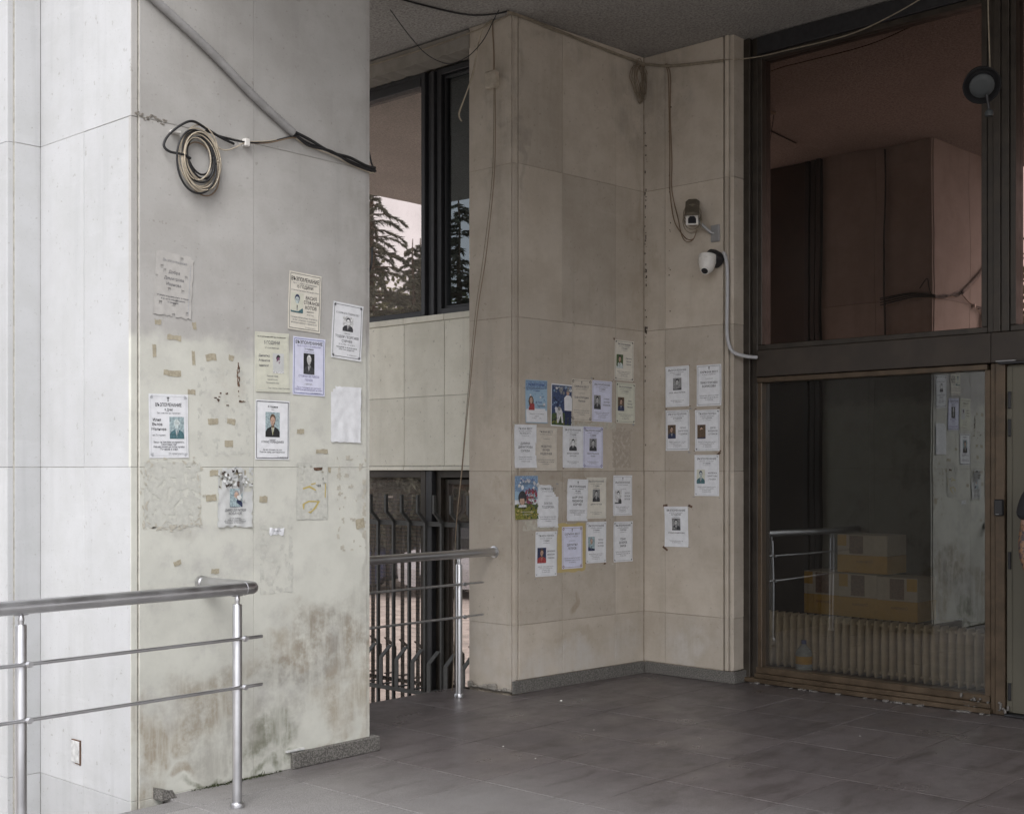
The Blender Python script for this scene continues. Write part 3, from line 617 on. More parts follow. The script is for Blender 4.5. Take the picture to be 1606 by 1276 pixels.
shade(MB().lathe([(.0178, 0), (.0178, .022), (.016, .025)], (.40, .155, .288), n=16).obj('cap', 'bottle_blue', bt)); shade(MB().lathe([(.0587, 0), (.0587, .055)], (.40, .155, .15), n=20).obj('bottle_label', 'card_yellow', bt))
fbox('sill_board', 'bench_wood', [(.06, 1.78, .15, .42, .03, .069)], sf)
be = fthing('bench', 'dark wooden bench behind the radiator carrying the cartons', 'bench')
fbox('bench_top', 'bench_wood', [(.0, 1.7, .62, 1.15, .385, .42)], be)
for x in (.05, 1.6): 
    for y in (.66, 1.07): fbox('leg', 'bench_wood', [(x, x+.05, y, y+.05, 0, .3845)], be)
# ------------------------------------------------------------------ text
_txt = {}
def text_mesh(body, size, bold=0.0, squeeze=1.0):
    key = (body, bold)
    if key not in _txt:
        cu = bpy.data.curves.new('t', 'FONT'); cu.body = body; cu.size = 1; cu.align_x = 'CENTER'; cu.offset = bold; cu.resolution_u = 2
        o = bpy.data.objects.new('t', cu); COL.objects.link(o)
        dg = bpy.context.evaluated_depsgraph_get(); ev = o.evaluated_get(dg); me = ev.to_mesh()
        v = [tuple(x.co) for x in me.vertices]; f = [tuple(p.vertices) for p in me.polygons]; ev.to_mesh_clear()
        bpy.data.objects.remove(o); bpy.data.curves.remove(cu)
        xs = [a[0] for a in v] or [0]; mid = (min(xs)+max(xs))/2; wd = max(xs)-min(xs)
        _txt[key] = ([(a[0]-mid, a[1]) for a in v], f, wd)
    v, f, wd = _txt[key]
    return [(a[0]*size*squeeze, a[1]*size) for a in v], f, wd*size*squeeze
def cardboard(x0, x1, z0, z1, y, label, top):
    t = fthing('cardboard_box', label, 'box'); t['group'] = 'cartons stacked behind the lower glass'
    h = z1-z0; zs = z0+h*.46
    fbox('box_base', 'card_yellow', [(x0, x1, y, y+.3, z0, zs)], t, .003)
    fbox('box_upper', 'card_white', [(x0+.0006, x1-.0006, y+.001, y+.299, zs+.0005, z1)], t, .003)
    fbox('box_corner', 'card_yellow', [(x0+.003, x0+.075, y-.0012, y+.0, z1-h*.3, z1-.004)] if not top else [(x1-.08, x1-.003, y-.0012, y, z1-h*.3, z1-.004)], t, .0)
    fbox('printed_picture', 'print_brown', [(x0+.10, x0+.21, y-.0012, y, zs+.012, z1-.008)], t, .0)
    v, f, w = text_mesh('Опаковки', .032)
    link('printed_text', [((x0+x1)/2+.02-a[0]*.85, ) + (y-.0015, z0+h*.27+a[1]) for a in v], [tuple(reversed(q)) for q in f], 'ink_brown', t)
cardboard(.02, .315, .425, .745, .80, 'leftmost yellow and white carton of the lower row on the bench', False)
cardboard(.32, .63, .425, .742, .785, 'middle yellow and white carton of the lower row, under the single upper one', False)
cardboard(.635, .945, .425, .735, .77, 'rightmost yellow and white carton of the lower row on the bench', True)
cardboard(.30, .70, .750, 1.03, .80, 'single yellow and white carton stacked on top of the row of three', False)

# ------------------------------------------------------------------ notices
class Wall:
    def __init__(s, fn, right, nrm): s.fn = fn; s.r = Vector(right); s.n = Vector(nrm)
W1 = Wall(lambda u, z: Vector((u, V1, z)), (1, 0, 0), (0, -1, 0))
W2 = Wall(lambda u, z: Vector((u, L2(u), z)), AX2, NR2)
W3 = Wall(lambda v, z: Vector((7.63, v, z)), (0, -1, 0), (-1, 0, 0))
def surf_thing(name, label, cat, wall, a, z, tilt=0., group=None, lift=.0):
    o = thing(name, label, cat, (0, 0, 0), 0, group); up = Vector((0, 0, 1))
    M = Matrix((wall.r, up, wall.n)).transposed().to_4x4(); M = Matrix.Translation(wall.fn(a, z)+wall.n*lift) @ M @ Matrix.Rotation(math.radians(tilt), 4, 'Z')
    o.matrix_world = M; return o
PW, PH = .208, .295
def portrait(mb, idx, x0, y0, x1, y1, pal, lift, hair=1.0, tie=True):
    W_, H_ = x1-x0, y1-y0; cx = (x0+x1)/2
    def poly(pts, key, dz): mb.add([(x0+W_*p[0], y0+H_*p[1], lift+dz) for p in pts], [tuple(range(len(pts)))], idx[key])
    def ell(ex, ey, rx, ry, key, dz, a0=0, a1=2*PI, n=16): poly([(ex+rx*math.cos(a0+(a1-a0)*i/n), ey+ry*math.sin(a0+(a1-a0)*i/n)) for i in range(n)], key, dz)
    poly([(0, 0), (1, 0), (1, 1), (0, 1)], pal['bg'], 0)
    poly([(.0, 0), (1, 0), (1, .2), (.88, .33), (.64, .42), (.36, .42), (.12, .33), (0, .2)], pal['suit'], .0002)
    poly([(.40, .42), (.5, .06), (.62, .42)], pal['shirt'], .0004)
    if tie: poly([(.47, .38), (.49, .1), (.53, .1), (.55, .38)], pal['tie'], .0006)
    poly([(.40, .38), (.60, .38), (.60, .5), (.40, .5)], pal['shade'], .0005)
    ell(.5, .72, .205, .21*hair, pal['hair'], .0007)
    ell(.5, .635, .165, .185, pal['face'], .0009)
    poly([(.50, .46), (.62, .5), (.665, .62), (.60, .60), (.57, .52)], pal['shade'], .0011)
    for ex in (.43, .57): ell(ex, .665, .042, .018, pal['hair'], .0012, n=8)
    poly([(.43, .55), (.57, .55), (.55, .535), (.45, .535)], pal['shade'], .0012); poly([(.49, .64), (.52, .58), (.47, .58)], pal['shade'], .0012)
PAL = {
 'bw': dict(bg='ph_grey', suit='ph_dark', shirt='ph_white', tie='ph_black', hair='ph_black', face='ph_bwface', shade='ph_grey'),
 'bwhite': dict(bg='ph_black', suit='ph_dark', shirt='ph_white', tie='ph_dark', hair='ph_light', face='ph_bwface', shade='ph_grey'),
 'bwlight': dict(bg='ph_light', suit='ph_dark', shirt='ph_white', tie='ph_black', hair='ph_dark', face='ph_white', shade='ph_light'),
 'teal': dict(bg='ph_tealbg', suit='ph_teal', shirt='ph_white', tie='ph_teal', hair='ph_tealface', face='ph_tealface', shade='ph_tealbg'),
 'tealdark': dict(bg='paper_ivory', suit='ph_teal', shirt='ph_white', tie='ph_dark', hair='ph_navy', face='ph_tealface', shade='ph_tealbg'),
 'purple': dict(bg='paper_grey', suit='ph_light', shirt='ph_light', tie='ph_light', hair='ph_black', face='ph_purple', shade='ph_purple'),
 'col': dict(bg='ph_tealbg', suit='ph_black', shirt='ph_white', tie='ph_lawn', hair='ph_wood', face='ph_face', shade='ph_wood'),
 'coldark': dict(bg='ph_wood', suit='ph_navy', shirt='ph_light', tie='ph_navy', hair='ph_black', face='ph_face', shade='ph_wood'),
 'colgreen': dict(bg='ph_green', suit='ph_tealface', shirt='ph_light', tie='ph_green', hair='ph_dark', face='ph_face', shade='ph_wood'),
 'colblue': dict(bg='ph_tealbg', suit='ph_navy', shirt='ph_light', tie='ph_navy', hair='ph_grey', face='ph_face', shade='ph_wood'),
 'woman': dict(bg='ph_navy', suit='ph_red', shirt='ph_face', tie='ph_red', hair='ph_wood', face='ph_face', shade='ph_wood')}
def notice(label, wall, a, z, tilt, paper, spec, seed=0, amp=.0045, w=PW, h=PH, group='memorial notices pasted on the walls', torn=None, cat='notice', nx=9, ny=12, bold=.012):
    rnd = random.Random(seed+int(a*1000)+int(z*100))
    t = surf_thing('memorial_notice', label, cat, wall, a, z, tilt, group)
    ca, cb, cc = rnd.uniform(0, 6), rnd.uniform(0, 6), rnd.uniform(.4, 1)
    def cz(x, y):
        fx, fy = x/w, y/h
        e = max(0, abs(fx)-.36)*max(0, abs(fy)-.40)*60
        return .0018+amp*(.35*(math.sin(fx*5+ca)+math.sin(fy*7+cb+fx*3))+.7)*.5 + amp*cc*e
    crump = torn or {}
    rough = crump.get('rough', 0)
    def cz2(x, y):
        b = cz(x, y)
        if rough: b += rough*(noise.noise(Vector((x*28+seed, y*28, 1)))*.7+.5)
        return max(.0009, b)
    v = []; f = []
    for j in range(ny+1):
        for i in range(nx+1):
            x, y = -w/2+w*i/nx, -h/2+h*j/ny
            if crump.get('ragged'):
                k = crump['ragged']
                if i in (0, nx): x += -math.copysign(abs(rnd.gauss(0, k)), x)
                if j in (0, ny): y += -math.copysign(abs(rnd.gauss(0, k)), y)
            v.append((x, y, cz2(x, y)))
    hole = crump.get('hole')
    for j in range(ny):
        for i in range(nx):
            if hole and hole((i+.5)/nx, 1-(j+.5)/ny, rnd): continue
            q = j*(nx+1)+i; f.append((q, q+1, q+nx+2, q+nx+1))
    o = link('paper', v, f, paper, t, smooth=True)
    if wall is not W1 and w > .1:
        gm_ = MB()
        for (sx, sy) in ((-1, -1), (1, -1), (-1, 1), (1, 1)):
            for q in range(rnd.choice((0, 1, 1, 2, 3))):
                px_, py_ = sx*(w/2+rnd.uniform(-.012, .008)), sy*(h/2+rnd.uniform(-.004, .016)); n_ = 6; sa, sb = rnd.uniform(.004, .017), rnd.uniform(.002, .008)
                gm_.add([(px_+sa*math.cos(2*PI*i/n_)*rnd.uniform(.5, 1.2), py_+sb*math.sin(2*PI*i/n_)*rnd.uniform(.5, 1.2), .0008+.0001*q) for i in range(n_)], [tuple(range(n_))])
        if gm_.v: stuff(gm_.obj('glue_marks', rnd.choice(('rust', 'residue_tan', 'ink_faded')), t))
    tm = {}; tv = {}
    def acc(mat, part='printed_text'):
        d = tm.setdefault(part, {})
        if mat not in d: d[mat] = MB()
        return d[mat]
    L = .0009
    X = lambda fx: (fx-.5)*w
    Y = lambda fy: (.5-fy)*h
    ph = None
    for s in spec:
        k = s[0]
        if k == 'T':
            _, body, fy, mm = s[:4]; op = s[4] if len(s) > 4 else {}
            vv, ff, wd = text_mesh(body, mm*.0014, bold if op.get('b', 1) else 0.)
            mw = op.get('mw', .84)*w; sq = min(1, mw/wd) if wd > 0 else 1
            cx, cy = X(op.get('x', .5)), Y(fy)
            acc(op.get('c', 'ink_black'), 'printed_heading' if fy < .335 else ('printed_name' if fy < .70 and op.get('x', .5) != .5 else 'printed_message')).add([(cx+p[0]*sq, cy+p[1], 0) for p in vv], ff)
        elif k == 'B':
            _, ins, wd, col = s[:4]; op = s[4] if len(s) > 4 else {}
            accb = lambda mt: acc(mt, 'border')
            x0, x1, y0, y1 = -w/2+ins, w/2-ins, -h/2+ins*1.05, h/2-ins*1.05; mb = accb(col); N_ = 10
            for sgn in (0, 1):
                for q in range(N_):
                    ya, yb = y0+(y1-y0)*q/N_, y0+(y1-y0)*(q+1)/N_; xx = x0 if sgn == 0 else x1-wd
                    mb.add([(xx, ya, 0), (xx+wd, ya, 0), (xx+wd, yb, 0), (xx, yb, 0)], [(0, 1, 2, 3)])
                    xa, xb = x0+wd+(x1-x0-2*wd)*q/N_, x0+wd+(x1-x0-2*wd)*(q+1)/N_; yy = y0 if sgn == 0 else y1-wd
                    mb.add([(xa, yy, 0), (xb, yy, 0), (xb, yy+wd, 0), (xa, yy+wd, 0)], [(0, 1, 2, 3)])
            if op.get('orn'):
                cmb = accb(op.get('oc', col))
                for (sx, sy) in ((-1, -1), (1, -1), (-1, 1), (1, 1)):
                    if op['orn'] == 'two' and sx*sy < 0: continue
                    cx, cy = (x0 if sx < 0 else x1), (y0 if sy < 0 else y1); r = op.get('r', .008)
                    if op['orn'] == 'ring':
                        cx -= sx*r*.6; cy -= sy*r*.6
                        for q in range(12):
                            a0, a1 = 2*PI*q/12, 2*PI*(q+1)/12
                            cmb.add([(cx+r*math.cos(a0), cy+r*math.sin(a0), 0), (cx+r*math.cos(a1), cy+r*math.sin(a1), 0), (cx+r*.65*math.cos(a1), cy+r*.65*math.sin(a1), 0), (cx+r*.65*math.cos(a0), cy+r*.65*math.sin(a0), 0)], [(0, 1, 2, 3)])
                    else:
                        for q in range(7):
                            a0 = (q-3)*.35; ln = r*(1.6-.2*abs(q-3)); dx, dy = -sx*math.cos(a0+PI/4*1), -sy*math.sin(a0+PI/4)
                            px_, py_ = -dy*r*.16, dx*r*.16
                            cmb.add([(cx, cy, 0), (cx+dx*ln*.5+px_, cy+dy*ln*.5+py_, 0), (cx+dx*ln, cy+dy*ln, 0), (cx+dx*ln*.5-px_, cy+dy*ln*.5-py_, 0)], [(0, 1, 2, 3)])
        elif k == 'C':
            _, fx, fy, hh = s[:4]; col = s[4] if len(s) > 4 else 'ink_black'; x, y = X(fx), Y(fy); b = hh*.09
            acc(col, 'printed_cross').add([(x-b, y-hh/2, 0), (x+b, y-hh/2, 0), (x+b, y+hh/2, 0), (x-b, y+hh/2, 0)], [(0, 1, 2, 3)]).add([(x-hh*.3, y+hh*.12, .0003), (x+hh*.3, y+hh*.12, .0003), (x+hh*.3, y+hh*.30, .0003), (x-hh*.3, y+hh*.30, .0003)], [(0, 1, 2, 3)])
        elif k == 'P':
            _, x0, y0, x1, y1, pal = s[:6]; op = s[6] if len(s) > 6 else {}
            keys = sorted(set(PAL[pal].values())); mb = MB(); idx = {kk: i for i, kk in enumerate(keys)}
            portrait(mb, idx, X(x0), Y(y1), X(x1), Y(y0), PAL[pal], 0, op.get('hair', 1.), op.get('tie', True))
            mb.v = [(p[0], p[1], cz2(p[0], p[1])+L+p[2]) for p in mb.v]
            mb.obj('photo', keys, t)
        elif k == 'G':       # flat picture made of polygons: list of (material, points)
            keys = []; mb = MB()
            for i, (mat, pts_) in enumerate(s[1]):
                if mat not in keys: keys.append(mat)
                mb.add([(X(q[0]), Y(q[1]), i*.00005) for q in pts_], [tuple(range(len(pts_)))], keys.index(mat))
            mb.v = [(p[0], p[1], cz2(0, 0)*0+.0045*0+cz2(p[0], p[1])+.0008+p[2]) for p in mb.v]
            mb.obj('picture', keys, t); L = .0009+.00005*len(s[1])
    for part, d in tm.items():
        big = MB(); keys = list(d)
        for i, kk in enumerate(keys):
            big.add([(p[0], p[1], cz2(p[0], p[1])+L+p[2]) for p in d[kk].v], d[kk].f, i)
        big.obj(part, keys, t)
    return t
def T(body, y, mm, **k): return ('T', body, y, mm, k)
soft = dict(c='ink_soft', b=0)
def small(lines, y, s=5, dy=.028, **k):
    kk = dict(soft); kk.update(k); return [('T', ln, y+dy*i, s, kk) for i, ln in enumerate(lines)]
def ellp(ex, ey, rx, ry, n=14): return [(ex+rx*math.cos(2*PI*i/n), ey+ry*math.sin(2*PI*i/n)) for i in range(n)]

def scat(mats, x0, x1, y0, y1, n, r, seed, disc=False):
    q = random.Random(seed); out = []
    for k in range(n):
        if disc: a, b = q.uniform(0, 2*PI), math.sqrt(q.random()); x, y = (x0+x1)/2+(x1-x0)/2*b*math.cos(a), (y0+y1)/2+(y1-y0)/2*b*math.sin(a)
        else: x, y = q.uniform(x0, x1), q.uniform(y0, y1)
        rr_ = r*q.uniform(.4, 1.2); out.append((q.choice(mats), [(x+rr_*math.cos(2*PI*i/5+k)*q.uniform(.6, 1.3), y+rr_*.7*math.sin(2*PI*i/5+k)*q.uniform(.6, 1.3)) for i in range(5)]))
    return out
# -- on the big pillar
notice('dark framed notice with large teal portrait, highest framed one on the left pillar', W1, 4.045, 2.358, -2.2, 'paper_warm' if False else 'paper_cream',
       [('B', .008, .0022, 'ink_black'), T('ВЪЗПОМЕНАНИЕ', .155, 20, mw=.86), *small(['На 11.11.2008 г. се навършват'], .205, 8), T('15 ГОДИНИ', .27, 15, mw=.5), *small(['от кончината на нашия скъп съпруг и баща'], .325, 7, mw=.84), ('P', .08, .36, .46, .70, 'tealdark'),
        T('ВАСИЛ', .45, 17, x=.70, mw=.34), T('СТЕФАНОВ', .53, 17, x=.71, mw=.46), T('КОТОВ', .615, 17, x=.70, mw=.34), T('адвокат', .67, 9, x=.69, b=0), T('на 67 год.', .72, 7, x=.69, b=0, c='ink_soft'),
        *small(['Последно сбогом обични, Пожелаваме', 'ти път, спокойно и добрини', 'на нашия адвокат и душата му'], .79, 8, .045, mw=.82), *small(['От семейството'], .945, 6, x=.7)], 1)
notice('dark bordered notice with small grey portrait, nearest the right edge of the left pillar', W1, 4.328, 2.232, -3.2, 'paper_white',
       [('B', .010, .0028, 'ink_soft', dict(orn='fan', r=.012)), T('С СКРЪБНА ГОДИНА ВЕТ', .20, 9, mw=.78, c='ink_soft'), ('P', .34, .235, .68, .50, 'bwlight'), *small(['адвокат'], .55, 7), T('ТОДОР ГЕОРГИЕВ', .625, 13, mw=.76, c='ink_soft'), T('СУРЧЕВ', .70, 13, mw=.34, c='ink_soft'), *small(['22.12.1956 - 10.12.2013'], .75, 8), *small(['прощавай за всички ваши', 'обич към родителя'], .80, 8, .04, b=1), *small(['От семейството'], .925, 6, x=.68)], 2, .005)
notice('ivory notice with purple toned portrait on its right half and loose lower corner', W1, 3.841, 2.039, 1., 'paper_ivory',
       [('B', .007, .0007, 'ink_grey'), T('На 14 септември 2009 год. се навършват', .085, 7, mw=.84), T('5 ГОДИНИ', .195, 16, mw=.46, c='ink_soft'), *small(['от кончината на'], .27, 8), T('Димитър', .41, 11, x=.27, c='ink_soft'), T('Атанасов', .49, 11, x=.27, c='ink_soft'), T('адвокат', .575, 11, x=.26, c='ink_soft'), ('P', .52, .345, .85, .68, 'purple', dict(tie=False)), *small(['Поклон пред', 'паметта му', 'Почивай в мир'], .745, 8, .057), *small(['Син Симеон, жена Снежана'], .945, 7, x=.68)], 3, .005)
notice('lilac notice with blue border and narrow dark portrait of a white haired man', W1, 4.073, 2.032, -.8, 'paper_lilac',
       [('B', .008, .0026, 'ink_blue'), T('ВЪЗПОМЕНАНИЕ', .12, 17, mw=.84), *small(['На 22.10.2015 г. се навършват'], .165, 8, c='ink_purple'), T('9 години', .215, 10, c='ink_soft'), *small(['от кончината на'], .255, 6), ('P', .33, .275, .67, .635, 'bwhite'), T('СТЕФАН ВЕЛИКОВ', .69, 11, mw=.64, c='ink_purple', b=0), T('ПЕНЕВ', .755, 11, mw=.3, c='ink_purple', b=0), *small(['- адвокат -'], .815, 8), *small(['Да се поклоним на светлата', 'Паметта на най-прекрасния ни човек'], .88, 8, .036, c='ink_purple'), *small(['От семейството'], .965, 6, x=.75)], 4, .004)
notice('notice with cross and pale teal portrait, lowest and leftmost on the left pillar', W1, 3.252, 1.707, .8, 'paper_white',
       [('B', .010, .0012, 'ink_grey', dict(orn='fan', r=.013, oc='ink_grey')), ('C', .49, .08, .022), T('ВЪЗПОМЕНАНИЕ', .195, 16, mw=.66), T('9 ДНИ', .265, 12, mw=.2), *small(['без скъпия ни приятел'], .31, 8, mw=.62), ('P', .52, .355, .89, .70, 'teal', dict(hair=.85)), T('Илия', .425, 13, x=.20), T('Вълов', .495, 13, x=.21), T('Маличев', .57, 13, x=.25), *small(['на 72 години'], .655, 8, x=.25), *small(['Защо си тръгваш на времето,', 'Светлина ли?', 'Най ний земните не сълзи горчиви', 'Почивай в мир!'], .765, 9, .037, mw=.78, b=1), *small(['От приятелите'], .945, 8, x=.68)], 5, .003)
notice('white notice with thick black frame and colour portrait of a man in tie', W1, 3.844, 1.703, -.4, 'paper_white',
       [('B', .006, .0034, 'ink_blue' if False else 'ink_black'), T('4 години', .125, 11, mw=.3), *small(['без'], .17, 7), ('P', .29, .20, .71, .62, 'col'), *small(['адвокат'], .675, 7, b=1), T('АТАНАС ЧОРБАДЖИЕВ', .72, 11, mw=.66, c='ink_soft'), *small(['Да не помним за раз!', 'Поклон пред светлината му!'], .845, 8, .04, b=1), *small(['От семейството'], .965, 6, x=.8)], 6, .002)
notice('blank crumpled white sheet with a folded upper left corner near the pillar edge', W1, 4.318, 1.795, -.5, 'paper_white', [], 7, .004, torn=dict(rough=.0055, ragged=.002, hole=lambda fx, fy, r: fx+fy < .16), nx=14, ny=18)
t = notice('scorched torn notice with a burnt top above a portrait of a man in suit', W1, 3.62, 1.372, -.6, 'paper_grey',
       [('P', .34, .36, .70, .66, 'colblue'), T('ДИНКО ДИМИТРОВ', .73, 12, mw=.6, c='ink_soft'), T('КОВАЧОВ', .785, 12, mw=.36, c='ink_soft'), *small(['Скъпи приятели', 'С поклон ни пожелаваме път', 'Вечно живо е вашето съзнание', 'Благодарим за съчувствието'], .85, 6, .025)], 8, .004, torn=dict(rough=.007, ragged=.005, hole=lambda fx, fy, r: (fy < .30 and r.random() < .38) or (fy < .42 and (fx > .78 or fx < .1) and r.random() < .5)), nx=16, ny=22)
rr = random.Random(5); fl_ = MB()
for k in range(46):
    x, y = rr.gauss(-.01, .045), rr.uniform(.045, .14); s = rr.uniform(.006, .02); a = rr.uniform(0, 6); l0 = .004
    if abs(x) > .1: continue
    c, sn = math.cos(a), math.sin(a)
    q = [(x, y, l0), (x+s*c, y+s*sn, l0+.006), (x+s*c-s*.6*sn, y+s*sn+s*.6*c, l0+rr.uniform(.006, .016)), (x-s*.6*sn, y+s*.6*c, l0+.004)]
    fl_.add(q, [(0, 1, 2, 3)], 0 if rr.random() < .55 else 1)
for k in range(5):
    x, y, s = .045+rr.gauss(0, .02), .03+rr.gauss(0, .02), rr.uniform(.018, .035); a = rr.uniform(0, 6); c, sn = math.cos(a), math.sin(a)
    fl_.add([(x, y, .004), (x+s*c, y+s*sn, .012), (x+s*c-s*.7*sn, y+s*sn+s*.7*c, .02), (x-s*.7*sn, y+s*.7*c, .01)], [(0, 1, 2, 3)], 0)
fl_.obj('torn_flap', ['paper_grey', 'ph_char'], t)
notice('peeling ghost of a notice smeared with yellow glue, below the blank sheet', W1, 4.095, 1.395, -.6, 'residue_pale',
       [('B', .004, .0006, 'ink_faded'), T('Е', .30, 11, x=.84), T('ЧЕВ', .42, 11, x=.70),
        ('G', [('glue_yellow', [(.20, .44), (.42, .40), (.62, .47), (.60, .49), (.40, .435), (.22, .47)]), ('glue_yellow', [(.2, .72), (.38, .66), (.75, .67), (.74, .69), (.4, .685), (.27, .72), (.25, .82), (.22, .8)]), ('glue_yellow', [(.66, .69), (.72, .69), (.62, .80), (.45, .88), (.36, .86), (.48, .84), (.58, .77)]), ('glue_yellow', [(.9, .36), (.93, .37), (.92, .62), (.89, .6)]), ('glue_yellow', [(.45, .37), (.6, .35), (.61, .37), (.46, .39)]), ('rust', [(.53, .09), (.82, .08), (.80, .13), (.62, .145), (.55, .13)])])], 9, .0016, torn=dict(ragged=.006, hole=lambda fx, fy, r: (fx < .3 and fy < .28 and r.random() < .55) or (.45 < fx < .5 and r.random() < .12) or r.random() < .03), nx=14, ny=20)
notice('old wrinkled handwritten sheet peeling off high on the left of the pillar', W1, 3.278, 2.362, -3.5, 'paper_old',
       [T('Възпоменание', .16, 13, mw=.66, c='ink_faded'), T('Добра', .33, 14, mw=.34, c='ink_soft', b=0), T('Димитрова', .43, 14, mw=.56, c='ink_soft', b=0), T('Иванова', .52, 14, mw=.5, c='ink_soft', b=0), *small(['от децата и внуците, които те помнят', 'и не ще те забравят никога', 'От близките'], .70, 7, .045, b=1), ('G', [('ink_grey', [(.905, .15), (.918, .15), (.918, .93), (.905, .93)])])], 10, .003, torn=dict(rough=.0022, ragged=.004, hole=lambda fx, fy, r: r.random() < .05), nx=14, ny=18, w=.205, h=.30)
t = tag(surf_thing('paper_scrap', '', 'scrap', W1, 3.87, 1.197, -2), 'small torn strip of a printed notice stuck alone on the pillar', 'paper scrap')
v = []; r_ = random.Random(2)
for i in range(9): v += [(-.045+.0112*i, -.016+r_.uniform(-.006, .005), .002), (-.045+.0112*i, .016+r_.uniform(-.003, .005), .003+r_.random()*.006)]
link('paper', v, [(2*i, 2*i+2, 2*i+3, 2*i+1) for i in range(8)], 'paper_white', t)
vv, ff, wd = text_mesh('до новия', .011); link('printed_text', [(p[0]*.9, p[1]+.0, .0105) for p in vv], ff, 'ink_soft', t)
# glue ghosts: thin pieces of leftover paper backing
def ghost(label, wall, a, z, w, h, paper, seed, tilt=0., dens=.35, rim=True):
    t = surf_thing('paper_residue', label, 'paper residue', wall, a, z, tilt); r = random.Random(seed); nx, ny = int(w/.008), int(h/.008); v = []; f = []
    for j in range(ny+1):
        for i in range(nx+1): v.append((-w/2+w*i/nx+r.uniform(-.003, .003), -h/2+h*j/ny+r.uniform(-.003, .003), .0010))
    for j in range(ny):
        for i in range(nx):
            e = min(i, nx-1-i, j, ny-1-j)
            nz = noise.noise(Vector((i*.28+seed*7, j*.28, seed)))
            keep = nz > (.05 if rim else -.12)+ (0 if e < 3 else (.32 if rim else 0)) - dens*.3
            if keep: q = j*(nx+1)+i; f.append((q, q+1, q+nx+2, q+nx+1))
    link('paper', v, f, paper, t)
    return t
ghost('tan ragged outline of a removed notice under the leftmost framed notice', W1, 3.275, 1.39, .30, .30, 'residue_pale', 3, 0, .45, False)
r_ = random.Random(44); t = bpy.data.objects['paper_residue']; m = MB()
for k in range(90):
    e = r_.choice(((-.15, None), (.15, None), (None, -.15), (None, .15), (None, -.15))); x = e[0]+r_.gauss(0, .012) if e[0] else r_.uniform(-.15, .15); y = e[1]+r_.gauss(0, .012) if e[1] else r_.uniform(-.15, .15)
    sa, sb = r_.uniform(.003, .02), r_.uniform(.002, .007); a = (PI/2 if e[0] else 0)+r_.gauss(0, .4); n_ = 6; ca, sn = math.cos(a), math.sin(a); q = [(sa*math.cos(2*PI*i/n_)*r_.uniform(.5, 1.2), sb*math.sin(2*PI*i/n_)*r_.uniform(.5, 1.2)) for i in range(n_)]
    m.add([(x+p[0]*ca-p[1]*sn, y+p[0]*sn+p[1]*ca, .0019+.00005*(k % 9)) for p in q], [tuple(range(n_))])
stuff(m.obj('ragged_edge', 'residue_tan', t))
ghost('faint pale outline of a removed notice below the scorched one, beside the paper strip', W1, 3.87, 1.06, .20, .34, 'residue_pale', 6)
ghost('tan patches of removed notices at the right edge of the pillar', W1, 4.36, 1.33, .2, .5, 'residue_tan', 9, 0, -.25)
ghost('pale leftover paper around the red scratches, between the framed notices', W1, 3.56, 1.78, .3, .42, 'residue_pale', 12, 0, -.1)
ghost('faint grey sheet outline right of the double row on the column', W2, 7.380, 1.668, .2, .29, 'residue_col', 5, 0, .3, False)
ghost('tan paper remains between the upper and middle rows on the column', W2, 6.869, 1.826, .9, .05, 'residue_tan', 15, 0, .1, False)
ghost('tan paper remains below the spring landscape notice on the column', W2, 6.549, 1.127, .34, .07, 'residue_tan', 17, 0, .1, False)
# tape scraps
tapes = [(3.197, 2.183, .034, .020, 0), (3.392, 2.182, .022, .03, 10), (3.282, 2.118, .075, .022, -4), (3.178, 2.05, .020, .055, 2), (3.386, 2.03, .018, .062, 3), (3.272, 1.953, .095, .024, -3), (3.375, 1.87, .042, .020, -2), (3.485, 2.04, .06, .03, 8), (3.598, 2.045, .03, .024, -10),
         (3.495, 1.735, .06, .026, 5), (3.60, 1.738, .05, .024, -6), (3.585, 1.63, .05, .03, 0), (4.02, 1.70, .045, .022, 0), (4.16, 1.60, .08, .020, 2), (3.50, 1.49, .05, .026, 3), (3.655, 1.487, .06, .03, -5), (3.485, 1.37, .06, .028, 4), (4.18, 1.507, .08, .024, -3), (3.30, 1.07, .04, .02, 20), (3.508, 1.02, .045, .02, -4), (3.21, .935, .045, .022, 15), (4.42, 1.22, .06, .05, 10), (3.79, 1.36, .05, .03, 0)]
r_ = random.Random(9)
tape_at = ['left of the wrinkled sheet, at its lower corner', 'right of the wrinkled sheet', 'just below the wrinkled sheet', 'upright at the far left below the wrinkled sheet', 'upright, right of the long one below the wrinkled sheet', 'long, lying below the wrinkled sheet', 'short, above the leftmost framed notice', 'ragged, left above the red scratch', 'small, right above the red scratch', 'left below the red scratches', 'right below the red scratches', 'alone in the middle below the red scratches', 'right of the black framed portrait notice', 'long, below the blank sheet', 'left, just above the scorched notice', 'right, just above the scorched notice', 'left of the scorched notice', 'on top of the yellow smeared ghost', 'small, far left below the tan outline', 'small, right below the tan outline', 'lowest, far left above the handrail', 'near the right edge low on the pillar', 'small, beside the top of the faint outline']
for (u, z, w, h, rot), at in zip(tapes, tape_at):
    o = surf_thing('tape_scrap', 'scrap of tan tape '+at, 'tape', W1, u, z, rot, 'tape scraps left on the left pillar')
    n = 6; v = []
    for i in range(n+1): v += [(-w/2+w*i/n+r_.uniform(-.002, .002), -h/2+r_.uniform(-.004, .002), .0016), (-w/2+w*i/n+r_.uniform(-.002, .002), h/2+r_.uniform(-.002, .004), .0018)]
    link('tape', v, [(2*i, 2*i+2, 2*i+3, 2*i+1) for i in range(n)], 'tape_brown', o)

